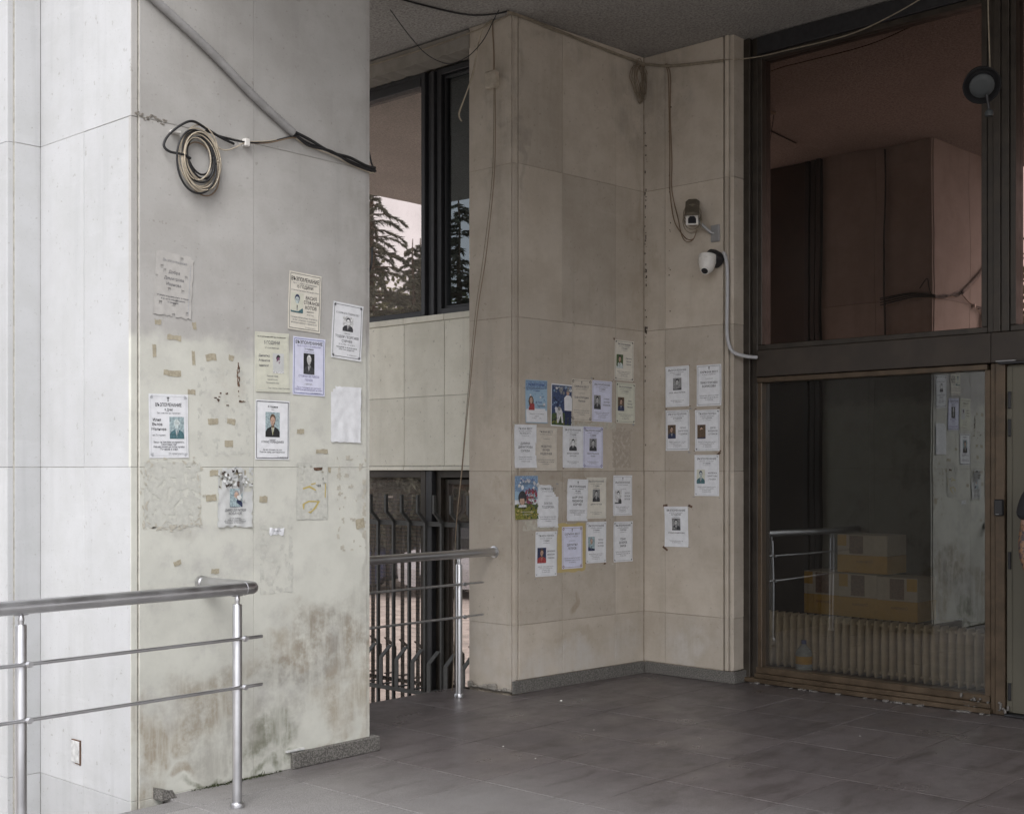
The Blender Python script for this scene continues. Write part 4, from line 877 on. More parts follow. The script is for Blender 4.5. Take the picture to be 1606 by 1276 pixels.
# -- on the column (rows from the top)
G2 = 'memorial notices pasted on the walls'
def obit(label, wall, a, z, tilt, paper, head, names, pal=None, side='L', border=('ink_soft', .0016), seed=0, cross=False, extra=None, orn=None, amp=.0045, sub='3 години', ink='ink_soft', pw=.34, photo_mid=False, **kw):
    sp = [('B', .009, border[1], border[0], dict(orn=orn, r=.010) if orn else {})] if border else []
    y = .12
    if cross: sp.append(('C', .5, .085, .024, ink)); y = .2
    sp.append(T(head, y, 14, mw=.78, c=ink)); sp += small(['на 26 март се навършват'], y+.045, 7, c=ink)
    if sub: sp.append(T(sub, y+.10, 11, mw=.5, c=ink))
    sp += small(['от кончината на'], y+.145, 6, c=ink)
    if pal and photo_mid:
        sp.append(('P', .32, y+.17, .68, y+.47, pal)); sp += [T(nm, y+.55+.06*i, 10, mw=.7, c=ink) for i, nm in enumerate(names)]; sp += small(extra or ['Поклон пред паметта му', 'От семейството'], .86, 7, .04, c=ink)
    elif pal:
        x0 = .09 if side == 'L' else .55
        sp.append(('P', x0, .36, x0+pw, .70, pal)); xx = .73 if side == 'L' else .27
        sp += [T(nm, .46+.075*i, 11, x=xx, mw=.40, c=ink) for i, nm in enumerate(names)]
        sp += small(extra or ['Времето лекува раните, но не и', 'болката от твоята загуба.', 'Почивай в мир!', 'От семейството'], .79, 7, .04, c=ink, mw=.76)
    else:
        sp += [T(nm, .46+.085*i, 15, mw=.7, c=ink) for i, nm in enumerate(names)]; sp += small(extra or ['Поклон пред светлата му памет', 'Поклонението ще се състои', 'От близките'], .76, 8, .05, c=ink, mw=.78)
    return notice(label, wall, a, z, tilt, paper, sp, seed, amp, **kw)
obit('cream notice with dark corner ornaments, highest of all on the column', W2, 7.405, 2.309, -.8, 'paper_cream', 'Възпоменание', ['Димитър', 'Петров', 'Петков'], 'colgreen', orn='fan', border=('ink_black', .0016), seed=21, sub='2 години')
obit('ivory notice with a dark portrait, directly under the highest one on the column', W2, 7.419, 1.997, -.6, 'paper_ivory', 'Възпоменание', ['Иван', 'Петков', 'Николов'], 'coldark', orn='fan', border=('ink_black', .0016), seed=22, sub='5 години')
notice('sky blue notice with a long haired woman pictured, on the column', W2, 6.505, 1.974, .4, 'paper_skyblue',
       [('G', [('ph_bluesky', [(.02, .02), (.98, .02), (.98, .2), (.02, .25)]), ('paper_skyblue', [(.02, .45), (.98, .40), (.98, .62), (.02, .60)]), ('paper_white', [(.02, .68), (.98, .66), (.98, .98), (.02, .98)]), *scat(['ph_bluesky', 'paper_skyblue', 'ph_light'], .04, .96, .3, .7, 46, .05, 8), ('ph_wood', ellp(.25, .50, .12, .13)), ('ph_red', [(.12, .70), (.40, .70), (.40, .56), (.30, .52), (.2, .54)]), ('ph_face', ellp(.25, .475, .07, .075))]), T('ВЪЗПОМЕНАНИЕ', .135, 14, mw=.74, c='ink_blue'), *small(['На 24 март се навършват'], .205, 8), T('6 години', .265, 10, mw=.4, c='ink_blue'), T('Анна', .53, 11, x=.66, c='ink_blue'), T('Тодорова', .61, 11, x=.70, mw=.4, c='ink_soft'), *small(['Обичаме те и те помним', 'винаги', 'От семейството'], .80, 8, .05)], 23)
notice('dark blue photo notice of a man in a white shirt standing beside a dog', W2, 6.751, 1.957, -1.2, 'paper_white',
       [('G', [('ph_sea', [(.03, .03), (.97, .03), (.97, .97), (.03, .97)]), ('ph_bluesky', [(.03, .12), (.97, .10), (.97, .22), (.5, .24), (.03, .26)]), ('ph_rock', [(.1, .30), (.3, .23), (.6, .25), (.8, .22), (.97, .27), (.97, .34), (.1, .35)]), ('ph_green', [(.03, .72), (.4, .66), (.97, .70), (.97, .97), (.03, .97)]), *scat(['ph_bluesky', 'ph_sea', 'ph_navy'], .05, .95, .36, .66, 50, .04, 5), *scat(['ph_green', 'ph_dark', 'ph_rock', 'ph_lawn'], .05, .95, .70, .95, 70, .04, 6), *scat(['ph_light', 'ph_bluesky', 'ph_grey'], .05, .95, .06, .22, 24, .06, 7), ('ph_navy', [(.62, .60), (.95, .60), (.93, .95), (.8, .95), (.79, .7), (.74, .95), (.63, .95)]), ('paper_white', [(.58, .32), (.7, .25), (.88, .26), (.97, .34), (.96, .62), (.6, .62)]), ('ph_face', ellp(.76, .19, .07, .07)), ('ph_grey', ellp(.76, .145, .07, .035)), ('ph_light', [(.22, .62), (.30, .54), (.42, .56), (.50, .66), (.55, .92), (.47, .92), (.42, .75), (.32, .92), (.25, .92)]), ('ph_grey', ellp(.34, .58, .07, .05))]), *small(['Скъпи татко, винаги ще бъдеш с нас'], .085, 7, c='ph_light')], 24, .004)
obit('plain white notice with thin line, ring corners and cross beside the dark blue photo', W2, 6.953, 2.001, -.3, 'paper_warm', 'СКРЪБНА ВЕСТ', ['Бойчо Методиев', 'Петков'], None, orn='ring', border=('ink_black', .0014), seed=25, cross=True, sub=None)
obit('bluish white notice with boxed lower text and grey portrait, top row of the column', W2, 7.166, 2.001, -.7, 'paper_lilac', 'ВЪЗПОМЕНАНИЕ', ['МАРИН', 'ПЕТРОВ', 'МАРИНОВ'], 'bw', border=('ink_soft', .0014), seed=26, cross=False)
obit('white notice of text only, left end of the second row on the column', W2, 6.401, 1.667, .5, 'paper_white', 'ТЪЖНА ВЕСТ', ['ДАРИНА', 'ДИМИТРОВА', 'САПЕВА'], None, border=None, seed=27, amp=.006, sub='На 14.02.2017 г.', extra=['Поклон пред паметта ѝ', 'Опелото ще се състои', 'Почивай в мир!'])
obit('pale grey text notice overlapped on its left side, second row of the column', W2, 6.599, 1.649, -.4, 'paper_warm', 'ТЪЖНА ВЕСТ', ['НЕДЕЛЧО', 'РАЧЕВ', 'НЕДЕЛЧЕВ'], None, border=('ink_grey', .001), seed=28, sub=None)
obit('white notice with a centred pale portrait, second row of the column', W2, 6.865, 1.668, 0, 'paper_white', 'ВЪЗПОМЕНАНИЕ', ['ВЕНЦИ АНДРЕЕВ', 'АНГЕЛОВ'], 'bwlight', photo_mid=True, border=('ink_grey', .001), seed=29)
obit('white notice with violet border and small portrait, end of the second row', W2, 7.071, 1.668, -.6, 'paper_lilac', 'ВЪЗПОМЕНАНИЕ', ['ИВАН АТАНАСОВ', 'ПЕНЕВ'], 'bw', photo_mid=True, border=('ink_purple', .0022), orn='ring', seed=30)
notice('colour landscape notice with pink tree and yellow meadow, left end of the third row', W2, 6.410, 1.318, .3, 'paper_white',
       [('G', [('ph_bluesky', [(.0, .0), (1, .0), (1, .4), (0, .4)]), ('paper_skyblue', [(.0, .22), (.4, .18), (1, .24), (1, .55), (0, .55)]), ('ph_green', [(0, .66), (.5, .62), (1, .68), (1, .80), (0, .8)]), ('ph_lawn', [(0, .72), (1, .73), (1, 1), (0, 1)]), ('ph_wood', [(.66, .6), (.72, .6), (.74, .75), (.64, .75)]), *scat(['ph_pink', 'ph_purple', 'ph_red', 'ph_green'], .42, .99, .30, .64, 90, .05, 1, True), *scat(['ph_green', 'ph_lawn', 'ph_dark'], .0, 1., .66, .76, 50, .04, 2), *scat(['ph_lawn', 'ph_green', 'glue_yellow'], 0, 1, .78, .99, 60, .035, 3), *scat(['ph_light', 'paper_white'], 0, 1, .05, .3, 16, .07, 4), ('ph_dark', ellp(.28, .50, .17, .16)), ('ph_face', ellp(.28, .55, .12, .12)), ('ph_light', [(.1, .72), (.47, .72), (.44, .66), (.14, .66)]), ('ph_dark', ellp(.28, .46, .17, .06))]), T('ТЪЖЕН ПОМЕН', .12, 13, mw=.76, c='ink_blue'), *small(['На 13 септември се навършва'], .19, 8), T('МАРИЯ', .48, 11, x=.68, c='paper_white'), T('ПЕНЕВА', .56, 11, x=.68, c='paper_white'), *small(['Липсваш ни безкрайно', 'От семейството'], .84, 8, .06, c='paper_cream')], 31, .003, w=.215)
obit('torn white notice with ripped upper right corner, third row on the column', W2, 6.615, 1.256, -1., 'paper_white', 'СКРЪБНА ВЕСТ', ['ЗЛАТКА', 'ТОДОРОВА'], None, border=('ink_faded', .0008), seed=32, amp=.006, sub=None, torn=dict(rough=.004, ragged=.003, hole=lambda fx, fy, r: fx > .62 and fy < .30 and fx-.62 > (fy-.02)*1.0), nx=14, ny=18)
obit('white notice with bold cross and wrinkled edges, right of the torn one', W2, 6.907, 1.293, -1.5, 'paper_white', 'ВЪЗПОМЕНАНИЕ', ['на ВЪЛЧО', 'ПАСИМОВ', 'БОРЧЕВ'], None, border=('ink_grey', .0008), seed=33, cross=True, sub='40 дни', amp=.008, torn=dict(rough=.005), ink='ink_black')
obit('warm white notice with small centred portrait and thin frame, third row of the column', W2, 7.104, 1.305, -.4, 'paper_cream', 'ВЪЗПОМЕНАНИЕ', ['ДИМКО ПЕТКОВ'], 'bw', photo_mid=True, border=('ink_grey', .0012), seed=34, cross=False)
obit('white notice with cross and pale portrait, right end of the third row', W2, 7.388, 1.319, -.2, 'paper_white', 'ВЪЗПОМЕНАНИЕ', ['АНТОН', 'ПЕТРОВ', 'ПЕТКОВ'], 'bwlight', border=('ink_soft', .0014), seed=35, cross=True, sub=None)
obit('white notice with a colour photo of a veiled woman, left end of the bottom row', W2, 6.599, 0.927, -.6, 'paper_white', 'ТЪЖЕН ПОМЕН', ['ДИМИТРИНКА', 'ИВАНОВА', 'МИХОВА'], 'woman', border=('ink_grey', .0008), orn='fan', seed=36, pw=.40, sub='1 година', h=.31)
yb = surf_thing('backing_sheet', 'ragged yellow backing paper behind the ring cornered notice in the bottom row', 'paper', W2, 6.853, 0.960, 0)
v = []; f = []; r_ = random.Random(3)
for j in range(13):
    for i in range(9): v.append((-.14+.035*i+(r_.uniform(-.006, .006) if i in (0, 8) else 0), -.17+.34*j/12+(r_.uniform(-.006, .006) if j in (0, 12) else 0), .0012))
f = [(j*9+i, j*9+i+1, j*9+i+10, j*9+i+9) for j in range(12) for i in range(8)]
link('paper', v, f, 'paper_yellow', yb)
obit('lilac white notice with brown ring corners on a ragged yellow backing', W2, 6.858, 0.960, 0, 'paper_lilac', 'СКРЪБНА ВЕСТ', ['ДИМИТЪР', 'ПЕТРОВ'], None, border=('ink_brown', .002), orn='ring', seed=37, cross=True, sub=None, amp=.002)
obit('white notice with a grey haired man pictured in colour, bottom row of the column', W2, 7.104, 0.987, -.5, 'paper_white', 'ВЪЗПОМЕНАНИЕ', ['ПЕТКО', 'ИЛИЕВ', 'ПЕТРОВ'], 'colblue', border=('ink_grey', .0012), orn='fan', seed=38)
obit('white notice without photo, with corner ornaments, right end of the bottom row', W2, 7.392, 0.981, -.3, 'paper_white', 'ВЪЗПОМЕНАНИЕ', ['ГЕНО', 'ДОБРЕВ', 'ЗАРЕВ'], None, border=('ink_soft', .0014), orn='fan', seed=39, sub='6 месеца', ink='ink_black')
# -- on the narrow wall
obit('white notice with a black and white portrait, upper left on the narrow wall', W3, 5.252, 2.116, .4, 'paper_white', 'ВЪЗПОМЕНАНИЕ', ['ИНЖ. ИВАН ПЕТКОВ'], 'bw', photo_mid=True, border=('ink_grey', .0016), seed=41, sub='9 години')
obit('black framed notice with cross and no photo, upper right on the narrow wall', W3, 4.978, 2.112, 0, 'paper_white', 'СКРЪБНА ВЕСТ', ['ПИНКА ГЕОРГИЕВА', 'БОРИСОВА'], None, border=('ink_black', .0022), seed=42, cross=True, sub=None, ink='ink_black')
obit('black framed notice with colour portrait, lower left of the four on the narrow wall', W3, 5.25, 1.795, .2, 'paper_white', 'ВЪЗПОМЕНАНИЕ', ['ПЕТКО', 'ДИМИТРОВ', 'ТОДОРОВ'], 'coldark', border=('ink_black', .0022), seed=43, sub='4 ГОДИНИ')
obit('notice with two ornamented corners and dark photo, lower right of the four', W3, 4.993, 1.79, 0, 'paper_white', 'ТЪЖЕН ПОМЕН', ['ДИЧО', 'ЮРДАНОВ', 'СТОЯНОВ'], 'coldark', border=('ink_soft', .0014), orn='two', seed=44, sub='6 ГОДИНИ')
obit('notice with teal portrait, just below the four on the narrow wall', W3, 4.998, 1.467, .1, 'paper_white', 'ВЪЗПОМЕНАНИЕ', ['ЖЕЛЯЗКА', 'ХРИСТОВА', 'ГЕНОВА'], 'tealdark', border=('ink_grey', .0012), orn='two', seed=45)
obit('unframed curling notice with grey photo, lowest on the narrow wall', W3, 5.26, 1.092, 1., 'paper_white', 'ВЪЗПОМЕНАНИЕ', ['АТАНАС И НИКОЛИНА'], 'bw', photo_mid=True, border=None, seed=46, sub='10 ГОДИНИ', amp=.008, ink='ink_black')
for (v_, z_, s_, at) in ((5.36, 1.245, .02, 'upper left corner of the lowest notice'), (5.14, 1.245, .018, 'upper right corner of the lowest notice'), (5.36, .93, .025, 'lower left corner of the lowest notice'), (4.90, 1.62, .02, 'foot of the notice with two ornamented corners')):
    o = surf_thing('tape_scrap', 'rusty brown tape scrap at the '+at, 'tape', W3, v_, z_, random.uniform(-60, 60), 'tape scraps left on the narrow wall')
    link('tape', [(-s_, -.008, .003), (s_, -.01, .002), (s_*1.1, .006, .003), (-s_*.9, .009, .002)], [(0, 1, 2, 3)], 'rust', o)

# ------------------------------------------------------------------ cables and fittings on the big pillar
yc = V1-.022
o = MB(); pth = smooth_path([(3.02, yc, 3.728), (3.136, yc, 3.666), (3.457, yc-.004, 3.491), (3.714, yc-.002, 3.331), (3.96, yc, 3.199)], 40); rr_ = [.0215 if i % 2 else .0185 for i in range(len(pth))]
tag(shade(o.tube(pth, rr_, 10).obj('corrugated_conduit', 'conduit_grey'), 80), 'grey corrugated conduit running down diagonally across the top of the left pillar', 'conduit')
bd = thing('cable_bundle', 'bundle of black cables from the conduit mouth wrapping round the right pillar edge', 'cable', (4.2, yc, 3.15))
for k, (dz, c) in enumerate(((0, 'cable_black'), (.008, 'cable_black'), (-.008, 'cable_black'), (-.017, 'cable_cream'), (.013, 'cable_black'))):
    s = .010*math.sin(k*2.1); y = yc+.008-.004*(k % 3)
    into(cable('cable', [(3.93, y, 3.214+dz*.6), (3.976, y, 3.196+dz), (4.06, y, 3.170+dz+s), (4.2, y-.006, 3.150+dz*.7-s), (4.33, y-.004, 3.128+dz+s*.6), (4.45, y, 3.112+dz), (4.503, y-.004, 3.110+dz), (4.512, y+.03, 3.118+dz), (4.512, 5.3, 3.14+dz*2), (4.512, 5.6, 3.10+dz*3)], .0055 if c == 'cable_black' else .003, c), bd)
into(cable('loose_loop', [(4.503, yc, 3.11), (4.515, 5.09, 3.15), (4.513, 5.11, 3.22), (4.506, 5.13, 3.28), (4.51, 5.2, 3.2)], .005, 'cable_black'), bd)
co = thing('cable_coil', 'oval coil of black and cream cable hanging on the left pillar', 'cable coil', (3.385, yc, 2.965))
r_ = random.Random(21)
for k in range(16):
    cx, cz_, ax_, az_ = 3.395+r_.gauss(0, .011), 2.968+r_.gauss(0, .016), .068+.0028*((k*7) % 16)+r_.uniform(-.004, .004), .096+.0034*((k*7) % 16)+r_.uniform(-.006, .006); tl = .16+r_.gauss(0, .15); mat = 'cable_black' if k in (0, 3, 7, 9, 12) else ('cable_brown' if k == 15 else 'cable_cream')
    if k == 15: cz_ -= .035; az_ = .125
    pts = []
    for i in range(25):
        a = 2*PI*i/24; x, z = ax_*math.cos(a), az_*math.sin(a); pts.append((cx+x*math.cos(tl)-z*math.sin(tl), yc-.002-.0045*(k % 5)-.004*math.sin(a*2+k), cz_+x*math.sin(tl)+z*math.cos(tl)))
    into(cable('cable_turn', pts, .0050 if mat == 'cable_black' else .0034, mat, k=3), co)
into(cable('cable_tail', [(3.60, yc, 3.075), (3.52, yc-.004, 3.09), (3.436, yc-.008, 3.115), (3.358, yc-.02, 3.13), (3.30, yc-.02, 3.105), (3.24, yc-.006, 3.05), (3.21, yc-.006, 2.995), (3.235, yc-.012, 2.968), (3.30, yc-.02, 2.965), (3.345, yc-.018, 2.955)], .0062, 'cable_black'), co)
into(MB().box(3.255, 3.30, yc-.012, V1-.002, 3.062, 3.076, 0, .003).obj('cable_clip', 'white_plastic'), co)
into(MB().box(3.66, 3.69, yc-.008, V1-.002, 3.078, 3.115, 0, .003).obj('cable_clip', 'white_plastic'), co)
into(cable('cable_tail', [(3.46, yc, 3.075), (3.50, yc, 3.045), (3.55, yc, 3.035), (3.61, yc, 3.06), (3.672, yc, 3.097), (3.80, yc+.004, 3.128), (3.93, yc, 3.168), (3.985, yc, 3.185)], .0032, 'cable_cream'), co)
into(cable('cable_tail', [(3.44, yc, 3.108), (3.55, yc, 3.094), (3.672, yc, 3.097), (3.80, yc+.004, 3.122), (3.93, yc, 3.172), (3.99, yc, 3.188)], .005, 'cable_black'), co)
into(cable('cable_tail', [(3.672, yc, 3.093), (3.80, yc+.002, 3.119), (3.92, yc-.004, 3.163), (3.975, yc, 3.180)], .0032, 'cable_brown'), co)
cra = MB(); r_ = random.Random(1)
for k in range(36):
    x = 3.08+.16*k/36+r_.uniform(-.004, .004); z = 3.108+r_.uniform(-.010, .010)-.0+.01*math.sin(k*.4); s = r_.uniform(.003, .009); cra.box(x, x+s*1.8, V1-.0035, V1+.001, z, z+s, 0, .001)
into(stuff(cra.obj('broken_joint', 'old_concrete')), p1)
sc_ = MB(); r_ = random.Random(6)
for k in range(22):
    x, z = 3.64+r_.gauss(0, .004), 1.88+r_.uniform(0, .14); s = .002; sc_.box(x, x+s*r_.uniform(.5, 1.6), V1-.0028, V1, z, z+r_.uniform(.008, .022))
for k in range(16):
    x, z = r_.uniform(3.5, 3.68), 1.845+r_.gauss(0, .018); sc_.box(x, x+r_.uniform(.003, .014), V1-.0028, V1, z, z+r_.uniform(.003, .008))
into(stuff(sc_.obj('red_scratches', 'rust')), p1)
# moss and weeds in the crack at the pillar foot
wd_ = MB(); r_ = random.Random(7)
for k in range(360):
    x = r_.triangular(3.35, 3.95, 3.62); y = 5.066-abs(r_.gauss(0, .012)); hgt = r_.uniform(.002, .014)*(3 if r_.random() < .06 else 1)*(.4+.6*abs(math.sin(x*23))); a = r_.uniform(0, 6); b = .004
    wd_.add([(x-b*math.cos(a), y-b*math.sin(a), 0), (x+b*math.cos(a), y+b*math.sin(a), 0), (x+r_.uniform(-.01, .01), y-r_.uniform(0, .012), hgt)], [(0, 1, 2)])
o = stuff(wd_.obj('moss_and_weeds', 'weed_green')); o['label'] = 'green moss and tiny weeds in the joint at the foot of the left pillar'; o['category'] = 'weeds'

# ------------------------------------------------------------------ fittings on the column, ceiling and narrow wall
jb = thing('junction_box', 'small beige junction box high on the left side of the column', 'junction box', (6.30, 5.85, 4.17))
into(MB().box(6.255, 6.309, 5.805, 5.895, 4.11, 4.225, 0, .006).obj('box_body', 'old_beige_plastic'), jb); into(MB().box(6.249, 6.2555, 5.812, 5.888, 4.118, 4.217, 0, .003).obj('lid', 'old_beige_plastic'), jb)
cable('cable', [(6.30, 5.85, 4.225), (6.302, 5.852, 4.35), (6.30, 5.86, 4.50), (6.30, 5.86, 4.57)], .004, 'cable_brown', 'short brown cable from the ceiling down to the junction box')
for dz, ds, lb in ((0, 0, 'thin pale cord hanging from the junction box down to the railing post'), (.02, .02, 'second thin cord hanging just beside the pale one below the junction box')):
    cable('cord', [(6.285, 5.835-ds*.5, 4.11), (6.27, 5.835-ds, 3.53+dz), (6.235, 5.885-ds*1.2, 2.971), (6.20, 5.925-ds, 2.598), (6.16, 5.962-ds*.6, 2.012), (6.13, 5.99-ds*.3, 1.526), (6.09, 6.013, 1.014), (6.087, 6.017, .363), (6.093, 6.05, -.05)], .0028, 'cable_dusty' if not dz else 'cable_brown', lb, n=5)
cc = thing('ceiling_cables', 'strands of dusty cable tacked along the ceiling edge of the column', 'cable', (6.9, 5.58, 4.56))
for k in range(3):
    e = .006*k; into(cable('cable', [(6.22, 5.65, 4.572-e), (6.36, 5.638, 4.575-e), (6.62, 5.617, 4.566-e-.01*(k == 1)), (6.95, 5.59, 4.552-e), (7.27, 5.564, 4.540-e), (7.50, 5.545, 4.535-e), (7.59, 5.535, 4.53-e), (7.612, 5.50, 4.525-e), (7.612, 5.33, 4.475-e), (7.612, 5.09, 4.44-e), (7.61, 4.85, 4.41-e)], .0042, 'cable_dusty'), cc)
into(cable('cable', [(6.22, 5.65, 4.57), (6.27, 5.70, 4.566), (6.275, 5.80, 4.56), (6.28, 6.0, 4.54), (6.284, 6.5, 4.53), (6.284, 7.2, 4.54)], .005, 'cable_dusty'), cc)
into(cable('cable', [(6.23, 5.65, 4.575), (6.20, 5.75, 4.572), (6.1, 5.9, 4.576), (5.8, 6.0, 4.578), (5.2, 6.1, 4.578)], .006, 'cable_black'), cc)
cable('cable', [(7.61, 4.85, 4.41), (7.66, 4.76, 4.405), (7.70, 4.60, 4.40), (7.70, 4.413, 4.397), (7.70, 3.936, 4.396), (7.69, 3.622, 4.447), (7.66, 3.35, 4.52), (7.6, 3.2, 4.575)], .0045, 'cable_dusty', 'single slack cable sagging across the top of the bronze glass')
cl3 = thing('cable_coil', 'narrow hanging coil of dusty thin cable in the upper inside corner', 'cable coil', (7.54, 5.57, 4.4)); r_ = random.Random(12)
for k in range(14):
    cx, cz_, ax_, az_ = 7.545+r_.gauss(0, .012), 4.385+r_.gauss(0, .016), .078+r_.uniform(-.04, .022), .145+r_.uniform(-.045, .02); pts = []
    for i in range(17):
        a = 2*PI*i/16; x, z = ax_*math.cos(a), az_*math.sin(a); pts.append((cx+x*(1-.3*(z < 0))+.04*(z/.15 if z < 0 else 0)*-.5, L2(cx)-.012-.004*(k % 8), cz_+z))
    into(cable('cable_turn', pts, .0019, 'cable_dusty' if k % 3 else 'cable_brown', k=3, n=5), cl3)
cable('cable', [(5.692, 6.231, 4.58), (5.738, 6.18, 4.485), (5.786, 6.126, 4.391), (5.843, 6.063, 4.297), (5.901, 6.0, 4.242), (5.958, 5.936, 4.22), (6.015, 5.873, 4.246), (6.063, 5.819, 4.297), (6.115, 5.762, 4.391), (6.158, 5.715, 4.519), (6.18, 5.69, 4.58)], .003, 'cable_black', 'thin black wire looping down from the ceiling in front of the tall window')
lc = thing('loose_cables', 'two pale loose cable ends hanging curled beside the column edge', 'cable', (6.28, 6.0, 4.3))
for k in range(2): into(cable('cable', [(6.285, 5.84+.01*k, 4.575), (6.28, 5.935, 4.54), (6.28, 5.99, 4.398), (6.278, 6.03-.006*k, 4.251), (6.275, 6.09, 4.12), (6.272, 6.15-.008*k, 4.02), (6.27, 6.157-.006*k, 3.976), (6.27, 6.128, 3.935)], .005, 'cable_cream' if k else 'cable_dusty'), lc)
wc = thing('camera_cables', 'pair of thin brown cables running down the narrow wall to the old camera', 'cable', (7.61, 5.3, 3.9))
for k in range(2):
    e = .018*k; into(cable('cable', [(7.618, 5.352-e*.6, 4.49), (7.618, 5.325-e, 4.39), (7.618, 5.318-e*.5, 4.1), (7.618, 5.312-e, 3.779), (7.616, 5.31-e, 3.55), (7.612, 5.27-e*2, 3.33), (7.60, 5.19, 3.215-e), (7.57, 5.12, 3.165-e), (7.54, 5.05, 3.16), (7.53, 5.02, 3.22)], .0036, 'cable_brown'), wc)
# old bullet camera in a housing, pointing to the viewer and down
oc = thing('surveillance_camera', 'old boxy brown surveillance camera with white front, tied with cable', 'camera', (7.5, 5.03, 3.33))
AX = Vector((-.66, -.42, -.52)).normalized(); up_ = Vector((0, 0, 1)); sd = AX.cross(up_).normalized(); uq = sd.cross(AX).normalized(); base = Vector((7.53, 5.055, 3.345))
def obox(mb, l0, l1, w, h0, h1, mi=0, taper=1.):
    v = []
    for (L_, s) in ((l0, 1.), (l1, taper)):
        for (a, b) in ((-w, h0), (w, h0), (w, h1), (w*.55, h1+.018), (-w*.55, h1+.018), (-w, h1)): v.append(base+AX*L_+sd*a*s+uq*b*s)
    n = 6; f = [(i, (i+1) % n, n+(i+1) % n, n+i) for i in range(n)]+[tuple(range(n))[::-1], tuple(range(n, 2*n))]; mb.add(v, f, mi)
m = MB(); obox(m, -.10, .12, .043, -.04, .035); into(m.obj('housing', 'camera_brown'), oc)
m = MB(); obox(m, -.09, .155, .050, .040, .047); into(m.obj('sun_shield', 'camera_brown'), oc)
m = MB(); obox(m, .1205, .132, .043, -.04, .025); into(m.obj('front_bezel', 'white_plastic'), oc)
m = MB(); obox(m, .1325, .135, .028, -.027, .008); into(m.obj('lens_window', 'lens_glass'), oc)
m = MB(); m.tube([(7.628, 4.93, 3.19), (7.60, 4.95, 3.20), (7.55, 5.02, 3.28)], .012, 8); m.box(7.612, 7.6285, 4.885, 4.955, 3.13, 3.25, 0, .003); into(m.obj('wall_bracket', 'grey_metal'), oc)
for k in range(4):
    pts = []
    for i in range(21):
        a = 2*PI*i/20; pts.append(base+AX*(.02+.018*k)+sd*(.062+.01*math.sin(k*3))*math.cos(a)+uq*((.068+.008*k)*math.sin(a)-.012*k))
    into(cable('cable_wrap', pts, .0035, 'cable_dusty', k=2, n=5), oc)
# dome camera
dc = thing('dome_camera', 'white dome surveillance camera on a black round base', 'camera', (7.6, 4.96, 3.0))
ax = Vector((-.22, -.06, -.97)).normalized(); tp = Vector((7.535, 4.930, 3.025))
into(MB().tube([(7.6295, 4.90, 2.995), (7.57, 4.915, 3.015), (7.54, 4.928, 3.03)], [.058, .058, .045], 16).obj('base', 'black_plastic'), dc)
into(shade(MB().lathe([(.058, 0), (.064, .004), (.064, .036), (.0605, .038), (.0605, .041), (.063, .043), (.062, .06)], tp, ax, 28).obj('collar', 'white_plastic')), dc)
prof = [(.0605, .06)]+[(.058*math.cos(t), .063+.075*math.sin(t)) for t in [i*PI/2/8 for i in range(0, 8)]]
into(shade(MB().lathe(prof, tp, ax, 28).obj('dome_shell', 'white_plastic')), dc)
la = Vector((-.70, -.15, -.62)).normalized(); lp = tp+ax*.085+la*.028
into(shade(MB().lathe([(.030, 0), (.031, .022), (.028, .028)], lp, la, 24).obj('lens_ring', 'white_plastic')), dc); into(shade(MB().lathe([(.024, .0282), (.022, .030)], lp, la, 24).obj('lens', 'lens_glass')), dc)
cable('flexible_conduit', [(7.612, 4.85, 3.045), (7.607, 4.832, 3.02), (7.606, 4.815, 2.94), (7.606, 4.812, 2.75), (7.606, 4.816, 2.50), (7.607, 4.80, 2.39), (7.615, 4.76, 2.33), (7.68, 4.70, 2.305), (7.752, 4.66, 2.300)], .0125, 'conduit_light', 'smooth light grey conduit curving from the dome camera to the door frame', k=8, n=12, cat='conduit')
# soot and clods in the inside corner and along the joints
r_ = random.Random(23); m = MB()
for k in range(70):
    z = r_.choice((r_.uniform(2.9, 4.4), r_.uniform(1.6, 3.6), 2.54+r_.gauss(0, .01))); s = r_.uniform(.002, .007); v = 5.545-abs(r_.gauss(0, .008)); m.box(7.624, 7.632, v-s, v, z, z+s*r_.uniform(1, 4), 0, .001)
for k in range(14):
    z = r_.uniform(2.6, 4.4); s = r_.uniform(.002, .006); v = 5.33-abs(r_.gauss(0, .006)); m.box(7.6255, 7.632, v-s, v, z, z+s*2, 0, .001)
stuff(into(m.obj('corner_dirt', 'ph_char'), w3))
# round lamp hanging before the glass
lm = thing('pendant_lamp', 'round unlit lamp with dark shade and pale disc hanging from a cord before the glass', 'lamp', (7.151, 2.822, 3.70))
la = Vector((-.78, -.36, -.50)).normalized(); lc0 = Vector((7.151, 2.822, 3.704))
simple('lamp_black', (.008, .008, .009), .9)
into(shade(MB().lathe([(.02, -.14), (.07, -.13), (.095, -.08), (.104, -.02), (.106, -.008), (.10, -.006), (.08, -.03)], lc0, la, 28).obj('lamp_shade', 'lamp_black')), lm)
into(shade(MB().lathe([(.068, -.012), (.068, .0), (.06, .006), (.03, .010)], lc0, la, 24).obj('diffuser', 'lamp_disc')), lm)
into(shade(MB().lathe([(.0, 0), (.022, .002), (.026, .02), (.02, .036), (.008, .042)], lc0+Vector((.03, -.03, -.175)), (0, 0, 1), 14).obj('sensor', 'lamp_disc')), lm)
into(MB().tube([lc0+Vector((.02, -.02, -.05)), lc0+Vector((.03, -.03, -.14))], .008, 6).obj('sensor_arm', 'black_plastic'), lm)
into(cable('cord', [(7.18, 2.79, CEIL-.003), (7.174, 2.796, 4.2), (7.18, 2.79, 3.9), (7.182, 2.787, 3.74)], .004, 'cable_dusty'), lm)
